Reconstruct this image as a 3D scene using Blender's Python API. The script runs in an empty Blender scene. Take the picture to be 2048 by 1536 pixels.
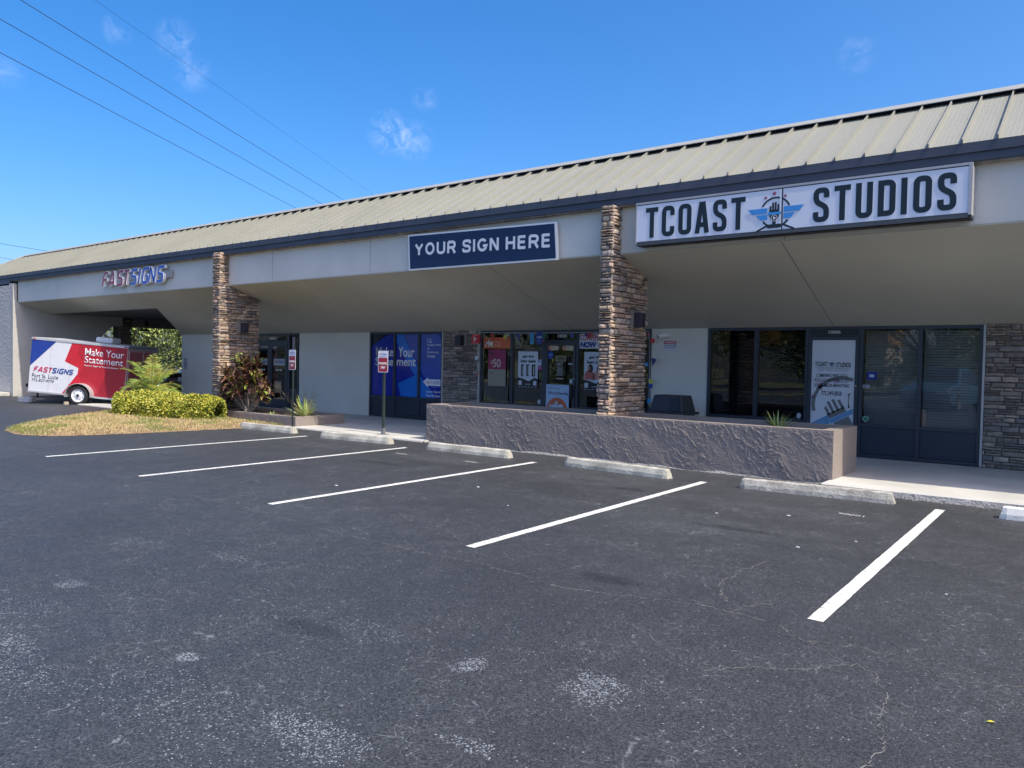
import bpy, bmesh, math, random
from mathutils import Vector, Matrix, noise
random.seed(7)
R = math.radians
sc = bpy.context.scene
col = sc.collection

# ------------------------------------------------------------------ camera
YAW, PITCH, ROLL, CAMH, FPX = 0.6510581, -0.0281673, 0.0194491, 1.52395, 1526.08
cam = bpy.data.cameras.new('camera'); camo = bpy.data.objects.new('camera', cam); col.objects.link(camo)
d = Vector((-math.sin(YAW)*math.cos(PITCH), math.cos(YAW)*math.cos(PITCH), math.sin(PITCH)))
r = Vector((math.cos(YAW), math.sin(YAW), 0)); u = r.cross(d)
r2 = r*math.cos(ROLL)+u*math.sin(ROLL); u2 = -r*math.sin(ROLL)+u*math.cos(ROLL)
M = Matrix((r2, u2, -d)).transposed().to_4x4(); M.translation = (0, 0, CAMH)
camo.matrix_world = M
cam.sensor_width = 36; cam.lens = 36*FPX/2048; cam.clip_start = 0.05; cam.clip_end = 4000
sc.camera = camo
sc.render.resolution_x, sc.render.resolution_y = 1024, 768

# ------------------------------------------------------------------ light
SUN_EL = R(54); SUN_AZ = (0.995, -0.10)           # horizontal direction towards the sun
sv = Vector((SUN_AZ[0]*math.cos(SUN_EL), SUN_AZ[1]*math.cos(SUN_EL), math.sin(SUN_EL))).normalized()
sl = bpy.data.lights.new('sun', 'SUN'); so = bpy.data.objects.new('sun', sl); col.objects.link(so)
sl.energy = 2.2; sl.angle = R(0.55); sl.color = (1.0, 0.93, 0.80)
so.rotation_euler = (-sv).to_track_quat('-Z', 'Y').to_euler(); so.location = (20, -5, 30)
sc.view_settings.view_transform = 'Standard'; sc.view_settings.look = 'None'
sc.view_settings.exposure = 1.2; sc.view_settings.gamma = 1
w = bpy.data.worlds.new('World'); sc.world = w; w.use_nodes = True
nt = w.node_tree; nt.nodes.clear()
wo = nt.nodes.new('ShaderNodeOutputWorld'); bg = nt.nodes.new('ShaderNodeBackground')
sky = nt.nodes.new('ShaderNodeTexSky'); sky.sky_type = 'NISHITA'; sky.sun_disc = False
sky.sun_elevation = SUN_EL; sky.sun_rotation = math.atan2(sv.x, sv.y)
sky.air_density = 0.8; sky.dust_density = 3.0; sky.ozone_density = 4.5; sky.altitude = 0
bg.inputs[1].default_value = 0.125
tc = nt.nodes.new('ShaderNodeTexCoord')
def wmath(op, a, b=None, c=None):
    n = nt.nodes.new('ShaderNodeMath'); n.operation = op
    for i, v in enumerate((a, b, c)):
        if v is None: continue
        if isinstance(v, (int, float)): n.inputs[i].default_value = v
        else: nt.links.new(v, n.inputs[i])
    return n.outputs[0]
wn = nt.nodes.new('ShaderNodeTexNoise'); wn.inputs['Scale'].default_value = 60; wn.inputs['Detail'].default_value = 7
wn.inputs['Roughness'].default_value = 0.62; wn.inputs['Distortion'].default_value = 0.6
nt.links.new(tc.outputs['Generated'], wn.inputs['Vector'])
tot = None
for (cx, cy, cz, rad, amt) in ((-.70, .66, .28, .030, .36), (-.680, .682, .272, .028, .20), (-.82, .45, .35, .026, .16), (-.85, .40, .35, .018, .15),
                               (-.82, .47, .32, .024, .15), (-.66, .68, .32, .018, .14), (-.22, .91, .35, .024, .12), (-.90, .31, .29, .022, .14)):
    v = Vector((cx, cy, cz)).normalized()
    sb = nt.nodes.new('ShaderNodeVectorMath'); sb.operation = 'DISTANCE'
    nt.links.new(tc.outputs['Generated'], sb.inputs[0]); sb.inputs[1].default_value = v
    f = wmath('SUBTRACT', 1.0, wmath('DIVIDE', sb.outputs['Value'], rad))
    f = wmath('MAXIMUM', f, 0.0)
    f = wmath('MULTIPLY', f, amt)
    tot = f if tot is None else wmath('ADD', tot, f)
nf = wmath('MULTIPLY', wmath('MAXIMUM', wmath('SUBTRACT', wn.outputs['Fac'], 0.40), 0.0), 5.0)
cl = wmath('MINIMUM', wmath('MULTIPLY', wmath('MULTIPLY', tot, nf), 0.62), 0.8)
hs = nt.nodes.new('ShaderNodeHueSaturation'); hs.inputs['Saturation'].default_value = 1.36; hs.inputs['Value'].default_value = 1.0
wt = nt.nodes.new('ShaderNodeMix'); wt.data_type = 'RGBA'; wt.blend_type = 'MULTIPLY'; wt.inputs['Factor'].default_value = 1; wt.inputs['B'].default_value = (1.02, .95, .95, 1)
nt.links.new(sky.outputs[0], hs.inputs['Color'])
mx = nt.nodes.new('ShaderNodeMix'); mx.data_type = 'RGBA'
nt.links.new(cl, mx.inputs['Factor']); nt.links.new(hs.outputs[0], wt.inputs['A']); nt.links.new(wt.outputs['Result'], mx.inputs['A']); mx.inputs['B'].default_value = (5.5, 5.6, 6.4, 1)
nt.links.new(mx.outputs['Result'], bg.inputs[0]); nt.links.new(bg.outputs[0], wo.inputs[0])

# ------------------------------------------------------------------ materials
def lin(h):
    h = h.lstrip('#'); o = []
    for i in (0, 2, 4):
        c = int(h[i:i+2], 16)/255; o.append(c/12.92 if c <= .04045 else ((c+.055)/1.055)**2.4)
    return tuple(o)+(1,)
MATS = {}
def mat(name, c, rough=.6, var=.12, vs=3.0, bump=0.0, bs=60.0, metal=0.0, spec=.5, dist=.01, coat=0.0, attr=False, detail=6):
    if name in MATS: return MATS[name]
    m = bpy.data.materials.new(name); m.use_nodes = True; n = m.node_tree.nodes; l = m.node_tree.links
    b = n['Principled BSDF']
    c = lin(c) if isinstance(c, str) else tuple(c)+(1,) if len(c) == 3 else c
    t = n.new('ShaderNodeTexCoord'); ns = n.new('ShaderNodeTexNoise'); ns.inputs['Scale'].default_value = vs; ns.inputs['Detail'].default_value = detail
    l.new(t.outputs['Object'], ns.inputs['Vector'])
    mr = n.new('ShaderNodeMapRange'); mr.inputs['From Min'].default_value = .3; mr.inputs['From Max'].default_value = .7
    mr.inputs['To Min'].default_value = 1-var; mr.inputs['To Max'].default_value = 1+var
    l.new(ns.outputs['Fac'], mr.inputs['Value'])
    ml = n.new('ShaderNodeVectorMath'); ml.operation = 'SCALE'
    if attr:
        a = n.new('ShaderNodeAttribute'); a.attribute_name = 'tint'; l.new(a.outputs['Color'], ml.inputs[0])
    else:
        ml.inputs[0].default_value = c[:3]
    l.new(mr.outputs[0], ml.inputs['Scale']); l.new(ml.outputs[0], b.inputs['Base Color'])
    b.inputs['Roughness'].default_value = rough; b.inputs['Metallic'].default_value = metal
    b.inputs['Specular IOR Level'].default_value = spec; b.inputs['Coat Weight'].default_value = coat
    if bump:
        n2 = n.new('ShaderNodeTexNoise'); n2.inputs['Scale'].default_value = bs; n2.inputs['Detail'].default_value = 5
        l.new(t.outputs['Object'], n2.inputs['Vector'])
        bm = n.new('ShaderNodeBump'); bm.inputs['Strength'].default_value = bump; bm.inputs['Distance'].default_value = dist
        l.new(n2.outputs['Fac'], bm.inputs['Height']); l.new(bm.outputs[0], b.inputs['Normal'])
    MATS[name] = m; m['b'] = 1
    return m
def flat(c, rough=.45, var=.05): return mat('print_'+c, c, rough, var, 4.0)

def asphalt_mat():
    m = bpy.data.materials.new('asphalt'); m.use_nodes = True; n = m.node_tree.nodes; l = m.node_tree.links
    b = n['Principled BSDF']; t = n.new('ShaderNodeTexCoord')
    def nz(s, dt=4, ro=.5, vec=None):
        x = n.new('ShaderNodeTexNoise'); x.inputs['Scale'].default_value = s; x.inputs['Detail'].default_value = dt; x.inputs['Roughness'].default_value = ro
        l.new(vec or t.outputs['Object'], x.inputs['Vector']); return x.outputs['Fac']
    def mt(op, a, b_=None, c=None):
        x = n.new('ShaderNodeMath'); x.operation = op
        for i, v in enumerate((a, b_, c)):
            if v is None: continue
            if isinstance(v, (int, float)): x.inputs[i].default_value = v
            else: l.new(v, x.inputs[i])
        return x.outputs[0]
    def rng(v, a, c, e=0., f=1.):
        x = n.new('ShaderNodeMapRange'); x.inputs[1].default_value = a; x.inputs[2].default_value = c; x.inputs[3].default_value = e; x.inputs[4].default_value = f
        l.new(v, x.inputs[0]); return x.outputs[0]
    def dist(px, py, sx=1., sy=1.):
        mp = n.new('ShaderNodeVectorMath'); mp.operation = 'SUBTRACT'; l.new(t.outputs['Object'], mp.inputs[0]); mp.inputs[1].default_value = (px, py, 0)
        ms = n.new('ShaderNodeVectorMath'); ms.operation = 'MULTIPLY'; l.new(mp.outputs[0], ms.inputs[0]); ms.inputs[1].default_value = (1/sx, 1/sy, 0)
        le = n.new('ShaderNodeVectorMath'); le.operation = 'LENGTH'; l.new(ms.outputs[0], le.inputs[0]); return le.outputs['Value']
    base = rng(nz(.35, 8, .62), .3, .7, .037, .050)
    mid = rng(nz(9, 6, .65), .3, .7, .90, 1.10)
    v1 = mt('MULTIPLY', base, mid)
    def cells(sc_, ch=0):
        v = n.new('ShaderNodeTexVoronoi'); v.feature = 'F1'; v.inputs['Scale'].default_value = sc_; l.new(t.outputs['Object'], v.inputs['Vector'])
        sp_ = n.new('ShaderNodeSeparateColor'); l.new(v.outputs['Color'], sp_.inputs[0]); return sp_.outputs[0], sp_.outputs[1], v.outputs['Distance']
    ca, cb, cd = cells(125); cA, cB, cD = cells(60)
    grit = mt('MULTIPLY', rng(ca, 0, 1, .50, 1.50), rng(nz(75, 4, .8), .33, .67, .50, 1.52))
    grit = mt('MULTIPLY', grit, rng(cD, .0, .75, 1.12, .80))
    v1 = mt('MULTIPLY', v1, grit)
    # pale aggregate showing through worn sealcoat, in patches
    tot = mt('ADD', .008, mt('MULTIPLY', rng(nz(.8, 6, .72), .58, .76), .035))
    for (px, py, sx, sy, k) in ((-3.6, 2.06, .09, .06, .80), (-2.44, 2.92, .09, .11, .62), (-1.80, 3.06, .17, .19, .38), (-1.86, 3.18, .10, .10, .25), (-5.35, 2.23, .12, .10, .45), (-1.93, 2.30, .15, .06, .42),
                            (-2.45, 1.95, .32, .14, .34), (-3.1, 1.75, .9, .3, .06), (-5.1, 1.85, .35, .2, .06), (-4.3, 1.45, .7, .18, .14), (-2.1, 3.45, .2, .05, .14), (-3.3, 2.9, .5, .15, .06), (-6.2, 3.1, .3, .1, .10), (-5.2, 3.3, .25, .09, .12), (-4.6, 1.6, .4, .08, .22)):
        wb = mt('ADD', dist(px, py, sx, sy), rng(nz(9, 4, .7), .3, .7, -.35, .35)); tot = mt('ADD', tot, mt('MULTIPLY', rng(wb, 1.05, .6), k))
    s1 = mt('MULTIPLY', mt('GREATER_THAN', mt('ADD', cb, mt('MULTIPLY', tot, 1.0)), 1.0), rng(cd, .62, .45))
    s1 = mt('MULTIPLY', s1, rng(ca, 0, 1, .35, 1.0))
    dn = n.new('ShaderNodeTexNoise'); dn.inputs['Scale'].default_value = 9; dn.inputs['Detail'].default_value = 7; l.new(t.outputs['Object'], dn.inputs['Vector'])
    va = n.new('ShaderNodeVectorMath'); va.operation = 'MULTIPLY_ADD'; l.new(dn.outputs['Color'], va.inputs[0]); va.inputs[1].default_value = (.16, .16, 0); l.new(t.outputs['Object'], va.inputs[2])
    def vor(s, wdt):
        v = n.new('ShaderNodeTexVoronoi'); v.feature = 'DISTANCE_TO_EDGE'; v.inputs['Scale'].default_value = s; l.new(va.outputs[0], v.inputs['Vector'])
        return rng(v.outputs['Distance'], wdt, wdt*.2)
    near = rng(nz(.35, 3, .6), .36, .50)
    c1 = mt('MULTIPLY', vor(2.4, .0055), rng(nz(1.3, 4, .6), .52, .60))
    c2 = mt('MULTIPLY', vor(8.0, .016), mt('MULTIPLY', near, rng(nz(2.2, 5, .7), .44, .56)))
    c3 = mt('MULTIPLY', vor(17.0, .030), mt('MULTIPLY', near, rng(nz(3.1, 5, .7), .50, .62)))
    cr = mt('ADD', mt('ADD', mt('MULTIPLY', c1, .45), mt('MULTIPLY', c2, .46)), mt('MULTIPLY', c3, .34))
    cr = mt('MULTIPLY', mt('MINIMUM', cr, 1), rng(nz(26, 2, .5), .38, .6))
    lt = mt('MINIMUM', mt('ADD', mt('MULTIPLY', s1, .95), cr), 1)
    mxn = n.new('ShaderNodeMix'); mxn.data_type = 'FLOAT'; l.new(lt, mxn.inputs[0]); l.new(v1, mxn.inputs[2]); mxn.inputs[3].default_value = .34
    val = mxn.outputs[0]
    # oil stains
    for (px, py, sx, sy, k) in ((-2.66, 4.71, .30, .16, .40), (-2.55, 6.97, .55, .12, .45), (-5.31, 8.55, .45, .2, .30), (-3.56, 2.72, .4, .12, .3), (-8.42, 7.79, .7, .15, .35),
                                (-4.5, 8.29, .35, .12, .35), (-8.0, 8.3, 1.2, .3, .2), (-5.0, 7.6, 1.2, .5, .15)):
        wob = mt('ADD', dist(px, py, sx, sy), rng(nz(6, 5, .7), .3, .7, -.55, .55))
        val = mt('MULTIPLY', val, mt('SUBTRACT', 1.0, rng(wob, 1.0, .35, 0, k)))
    # traffic-polished lighter lanes and faint overspray near the stops
    for (px, py, sx, sy, k) in ((-5.4, 8.6, 1.1, .45, .35), (-8.1, 8.7, 1.2, .4, .28), (-10.8, 8.6, 1.1, .35, .3), (-2.6, 8.3, 1.3, .4, .28), (-2.9, 6.9, 1.3, .5, .2)):
        wob = mt('ADD', dist(px, py, sx, sy), rng(nz(3, 5, .7), .3, .7, -.5, .5))
        val = mt('MULTIPLY', val, mt('ADD', 1.0, rng(wob, 1.0, .2, 0, k)))
    cm = n.new('ShaderNodeCombineColor'); l.new(mt('MULTIPLY', val, .94), cm.inputs[0]); l.new(mt('MULTIPLY', val, 1.01), cm.inputs[1]); l.new(mt('MULTIPLY', val, 1.06), cm.inputs[2])
    l.new(cm.outputs[0], b.inputs['Base Color'])
    l.new(rng(nz(2.2, 4, .6), .3, .7, .50, .64), b.inputs['Roughness']); b.inputs['Specular IOR Level'].default_value = .5
    bp = n.new('ShaderNodeBump'); bp.inputs['Strength'].default_value = .55; bp.inputs['Distance'].default_value = .006
    l.new(nz(120, 4, .75), bp.inputs['Height']); l.new(bp.outputs[0], b.inputs['Normal'])
    return m

def glass_mat(name, tint=(.25, .27, .28), ior=1.75):
    m = bpy.data.materials.new(name); m.use_nodes = True; n = m.node_tree.nodes; l = m.node_tree.links; n.clear()
    o = n.new('ShaderNodeOutputMaterial'); t = n.new('ShaderNodeBsdfTransparent'); g = n.new('ShaderNodeBsdfGlossy'); mx_ = n.new('ShaderNodeMixShader'); f = n.new('ShaderNodeFresnel')
    t.inputs[0].default_value = tint+(1,); g.inputs['Roughness'].default_value = .012; g.inputs[0].default_value = (.9, .93, .95, 1); f.inputs['IOR'].default_value = ior
    tc_ = n.new('ShaderNodeTexCoord'); ns = n.new('ShaderNodeTexNoise'); ns.inputs['Scale'].default_value = .9; l.new(tc_.outputs['Object'], ns.inputs['Vector'])
    bm = n.new('ShaderNodeBump'); bm.inputs['Strength'].default_value = .05; bm.inputs['Distance'].default_value = .05; l.new(ns.outputs['Fac'], bm.inputs['Height'])
    l.new(bm.outputs[0], g.inputs['Normal'])
    l.new(f.outputs[0], mx_.inputs[0]); l.new(t.outputs[0], mx_.inputs[1]); l.new(g.outputs[0], mx_.inputs[2]); l.new(mx_.outputs[0], o.inputs[0])
    return m

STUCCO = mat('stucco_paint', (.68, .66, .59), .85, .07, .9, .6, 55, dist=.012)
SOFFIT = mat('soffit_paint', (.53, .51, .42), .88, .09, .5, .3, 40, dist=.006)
FASCIA = mat('fascia_paint', (.060, .072, .098), .6, .12, 2.0, .15, 30)
ROOF = mat('roof_steel', (.262, .262, .218), .6, .06, .8, metal=0, spec=.3)
FRAME = mat('dark_bronze_frame', (.035, .043, .058), .42, .08, 5)
PANEL = mat('navy_panel', (.022, .032, .050), .5, .08, 3)
CONC = mat('concrete', (.52, .50, .44), .9, .13, 2.2, .5, 70, dist=.006)
SIDEWALK = mat('sidewalk_concrete', (.50, .49, .44), .9, .16, 1.1, .4, 60, dist=.004)
WALK_EDGE = mat('curb_concrete', (.34, .33, .31), .95, .25, 14, 1.0, 35, dist=.02)
PLANTER = mat('planter_stucco', (.270, .228, .198), .85, .06, 2.0, .7, 45, dist=.01)
SOIL = mat('soil', (.12, .085, .06), .95, .3, 12, 1.0, 40, dist=.02)
STONE = mat('ledger_stone', (.3, .25, .2), .85, .22, 14, 1.0, 38, dist=.012, attr=True)
MORTAR = mat('stone_joint', (.10, .082, .065), .95, .1)
LEAF = mat('foliage', (.1, .2, .05), .5, .12, 20, attr=True, spec=.35)
BARK = mat('bark', (.14, .11, .085), .9, .3, 10, .8, 30)
WHITE = mat('white_paint', (.78, .78, .76), .5, .04)
BLACKM = mat('black_plastic', (.018, .018, .02), .45, .1)
BINM = mat('bin_plastic', (.045, .045, .055), .55, .12, 6)
STEEL = mat('galvanised_steel', (.35, .36, .36), .4, .1, metal=.7)
POSTM = mat('green_black_post', (.035, .05, .04), .45, .1)
GLASS = glass_mat('window_glass', (.86, .88, .90), 1.5); GLASSD = glass_mat('tinted_glass', (.25, .27, .28), 1.6)
BLIND = mat('blind_slats', (.36, .34, .30), .7, .06); BLINDD = mat('dark_blind_slats', (.085, .08, .08), .6, .06)
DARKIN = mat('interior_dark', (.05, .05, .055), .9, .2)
ASPH = asphalt_mat()

# ------------------------------------------------------------------ mesh helpers
def origin_of(o):
    while o is not None:
        if o.parent is None: return o.location.copy()
        o = o.parent
    return Vector((0, 0, 0))
class MB:
    def __init__(s): s.v = []; s.f = []; s.c = []; s.mi = []
    def add(s, vs, fs, tint=None, mi=0):
        b = len(s.v); s.v += [tuple(x) for x in vs]; s.f += [tuple(b+i for i in f) for f in fs]
        s.c += [tint]*len(fs); s.mi += [mi]*len(fs); return s
    def box(s, x0, x1, y0, y1, z0, z1, tint=None, mi=0):
        return s.add([(x0, y0, z0), (x1, y0, z0), (x1, y1, z0), (x0, y1, z0), (x0, y0, z1), (x1, y0, z1), (x1, y1, z1), (x0, y1, z1)],
              [(0, 3, 2, 1), (4, 5, 6, 7), (0, 1, 5, 4), (1, 2, 6, 5), (2, 3, 7, 6), (3, 0, 4, 7)], tint, mi)
    def prism(s, pts, a, b, axis='y', tint=None, mi=0):
        # pts: 2D polygon; axis y -> (x,z); axis x -> (y,z); axis z -> (x,y)
        n = len(pts)
        def P(p, t): return (p[0], t, p[1]) if axis == 'y' else ((t, p[0], p[1]) if axis == 'x' else (p[0], p[1], t))
        vs = [P(p, a) for p in pts]+[P(p, b) for p in pts]
        return s.add(vs, [tuple(range(n)), tuple(range(2*n-1, n-1, -1))]+[(i, i+n, (i+1) % n+n, (i+1) % n) for i in range(n)], tint, mi)
    def tube(s, pts, rad, n=8, tint=None, cap=True):
        pts = [Vector(p) for p in pts]; m = len(pts); rs = rad if isinstance(rad, (list, tuple)) else [rad]*m
        vs = []; up = Vector((0, 0, 1))
        for i, p in enumerate(pts):
            t = (pts[min(i+1, m-1)]-pts[max(i-1, 0)]).normalized()
            a = t.cross(up); a = t.cross(Vector((0, 1, 0))) if a.length < .05 else a; a.normalize(); b = t.cross(a)
            for k in range(n):
                an = 2*math.pi*k/n; vs.append(p+(a*math.cos(an)+b*math.sin(an))*rs[i])
        fs = [(i*n+k, i*n+(k+1) % n, (i+1)*n+(k+1) % n, (i+1)*n+k) for i in range(m-1) for k in range(n)]
        if cap: fs += [tuple(range(n))[::-1], tuple(range((m-1)*n, m*n))]
        return s.add(vs, fs, tint)
    def cyl(s, c, ax, r_, h, n=24, tint=None, mi=0):
        c = Vector(c); ax = Vector(ax).normalized(); a = ax.orthogonal().normalized(); b = ax.cross(a)
        vs = [c+(a*math.cos(2*math.pi*k/n)+b*math.sin(2*math.pi*k/n))*r_+ax*t for t in (-h/2, h/2) for k in range(n)]
        return s.add(vs, [tuple(range(n))[::-1], tuple(range(n, 2*n))]+[(k, (k+1) % n, (k+1) % n+n, k+n) for k in range(n)], tint, mi)
    def build(s, name, m, parent=None, loc=None, local=False, smooth=False, bevel=0):
        me = bpy.data.meshes.new(name)
        if parent is not None: off = Vector((0, 0, 0)) if local else origin_of(parent)
        else:
            if loc is None:
                xs = [v[0] for v in s.v]; ys = [v[1] for v in s.v]; zs = [v[2] for v in s.v]
                loc = ((min(xs)+max(xs))/2, (min(ys)+max(ys))/2, min(zs))
            off = Vector(loc)
        me.from_pydata([Vector(v)-off for v in s.v], [], s.f)
        for x in (m if isinstance(m, (list, tuple)) else [m]): me.materials.append(x)
        if any(s.mi): me.polygons.foreach_set('material_index', s.mi)
        if any(c is not None for c in s.c):
            ca = me.color_attributes.new('tint', 'FLOAT_COLOR', 'CORNER'); k = 0; arr = []
            for f, c in zip(s.f, s.c): arr += list((c or (.5, .5, .5))[:3]+(1,))*len(f)
            ca.data.foreach_set('color', arr)
        bm = bmesh.new(); bm.from_mesh(me)
        if not smooth or len(s.v) < 60000: bmesh.ops.recalc_face_normals(bm, faces=bm.faces)
        bm.to_mesh(me); bm.free()
        if smooth:
            me.polygons.foreach_set('use_smooth', [True]*len(me.polygons))
        o = bpy.data.objects.new(name, me); col.objects.link(o)
        if parent is not None: o.parent = parent
        else: o.location = loc
        if bevel:
            md = o.modifiers.new('bevel', 'BEVEL'); md.width = bevel; md.segments = 2; md.limit_method = 'ANGLE'
        return o
def tag(o, label=None, cat=None, group=None, kind=None):
    if label: o['label'] = label
    if cat: o['category'] = cat
    if group: o['group'] = group
    if kind: o['kind'] = kind
    return o
def thing(name, loc, label, cat, group=None, rz=0):
    o = bpy.data.objects.new(name, None); col.objects.link(o); o.location = loc; o.rotation_euler = (0, 0, rz)
    o.empty_display_size = .1
    return tag(o, label, cat, group)
def copy_tree(o, parent=None):
    c = o.copy(); col.objects.link(c)
    if parent: c.parent = parent
    for ch in list(o.children): copy_tree(ch, c)
    return c
def structure(name, mb, m, **k):
    return tag(mb.build(name, m, **k), kind='structure')

# lettering: built-in font turned to mesh and fitted to a box on a plane
def text(name, s, m, parent, O, UX, UZ, x0, x1, z0, z1, depth=.002, bold=0.0, shear=0.0, local=False, keep=False, align=None, sub=None):
    cu = bpy.data.curves.new('txt', 'FONT'); cu.body = s; cu.size = 1; cu.offset = bold; cu.shear = shear; cu.resolution_u = 6
    if align: cu.align_x = align; 
    cu.space_line = .95
    t = bpy.data.objects.new('txt', cu); col.objects.link(t)
    dg = bpy.context.evaluated_depsgraph_get(); me = bpy.data.meshes.new_from_object(t.evaluated_get(dg))
    bpy.data.objects.remove(t); bpy.data.curves.remove(cu)
    xs = [v.co.x for v in me.vertices]; ys = [v.co.y for v in me.vertices]
    a0, a1, b0, b1 = min(xs), max(xs), min(ys), max(ys)
    O, UX, UZ = Vector(O), Vector(UX), Vector(UZ); N = UX.cross(UZ).normalized()   # N points out towards the viewer for UX=+x, UZ=+z -> -y
    sx = (x1-x0)/(a1-a0); sz = (z1-z0)/(b1-b0)
    if keep: sx = sz
    off = Vector((0, 0, 0)) if local or parent is None else origin_of(parent)
    bm = bmesh.new(); bm.from_mesh(me)
    for v in bm.verts:
        v.co = O+UX*(x0+(v.co.x-a0)*sx)+UZ*(z0+(v.co.y-b0)*sz)
    ex = bmesh.ops.extrude_face_region(bm, geom=bm.faces[:])
    for v in [g for g in ex['geom'] if isinstance(g, bmesh.types.BMVert)]: v.co += N*depth
    for v in bm.verts: v.co -= off
    bmesh.ops.recalc_face_normals(bm, faces=bm.faces)
    bm.to_mesh(me); bm.free(); me.materials.clear(); me.materials.append(m); me.name = name
    o = bpy.data.objects.new(name, me); col.objects.link(o); o.parent = parent
    return o
class Flat:
    """flat artwork on a plane: frame O,UX,UZ; layers stand proud of it by real thickness"""
    def __init__(s, O, UX=(1, 0, 0), UZ=(0, 0, 1)):
        s.O, s.UX, s.UZ = Vector(O), Vector(UX), Vector(UZ); s.N = s.UX.cross(s.UZ).normalized()
    def P(s, x, z, o=0): return s.O+s.UX*x+s.UZ*z+s.N*o
    def poly(s, mb, pts, o0, o1, tint=None):
        n = len(pts); vs = [s.P(p[0], p[1], o0) for p in pts]+[s.P(p[0], p[1], o1) for p in pts]
        mb.add(vs, [tuple(range(n)), tuple(range(2*n-1, n-1, -1))]+[(i, i+n, (i+1) % n+n, (i+1) % n) for i in range(n)], tint); return mb
    def rect(s, mb, x0, x1, z0, z1, o0, o1, tint=None): return s.poly(mb, [(x0, z0), (x1, z0), (x1, z1), (x0, z1)], o0, o1, tint)
    def disc(s, mb, cx, cz, rx, rz, o0, o1, n=32): return s.poly(mb, [(cx+rx*math.cos(2*math.pi*k/n), cz+rz*math.sin(2*math.pi*k/n)) for k in range(n)], o0, o1)
    def ribbon(s, mb, pts, wd, o0, o1, closed=False, arc=0):
        n = len(pts); L = []; Rr = []
        for i in range(n):
            p = Vector(pts[i]); a = Vector(pts[(i-1) % n]) if (closed or i > 0) else None; b = Vector(pts[(i+1) % n]) if (closed or i < n-1) else None
            d1 = (p-a).normalized() if a is not None else None; d2 = (b-p).normalized() if b is not None else None
            if d1 is None: d1 = d2
            if d2 is None: d2 = d1
            n1 = Vector((-d1.y, d1.x)); n2 = Vector((-d2.y, d2.x)); m = n1+n2
            if m.length < .15: m = n1.copy(); k = 1
            else: m.normalize(); k = 1/max(.35, m.dot(n1))
            L.append(p+m*k*wd/2); Rr.append(p-m*k*wd/2)
        vs = []
        for i in range(n): vs += [s.P(L[i].x, L[i].y, o0), s.P(Rr[i].x, Rr[i].y, o0), s.P(L[i].x, L[i].y, o1), s.P(Rr[i].x, Rr[i].y, o1)]
        fs = []
        for i in range(n if closed else n-1):
            a = 4*i; b = 4*((i+1) % n)
            fs += [(a+2, a+3, b+3, b+2), (a, b, b+1, a+1), (a, a+2, b+2, b), (a+1, b+1, b+3, a+3)]
        if not closed: fs += [(0, 1, 3, 2), (4*n-4, 4*n-2, 4*n-1, 4*n-3)]
        mb.add(vs, fs); return mb
def rnd_corners(pts, rad, closed=False, seg=5):
    out = []; n = len(pts)
    for i in range(n):
        if not closed and i in (0, n-1): out.append(pts[i]); continue
        p = Vector(pts[i]); a = Vector(pts[(i-1) % n]); b = Vector(pts[(i+1) % n])
        r_ = min(rad, (a-p).length*.49, (b-p).length*.49); q0 = p+(a-p).normalized()*r_; q1 = p+(b-p).normalized()*r_
        for k in range(seg+1):
            t = k/seg; q = q0*(1-t)**2+p*2*t*(1-t)+q1*t*t; out.append((q.x, q.y))
    return out
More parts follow.
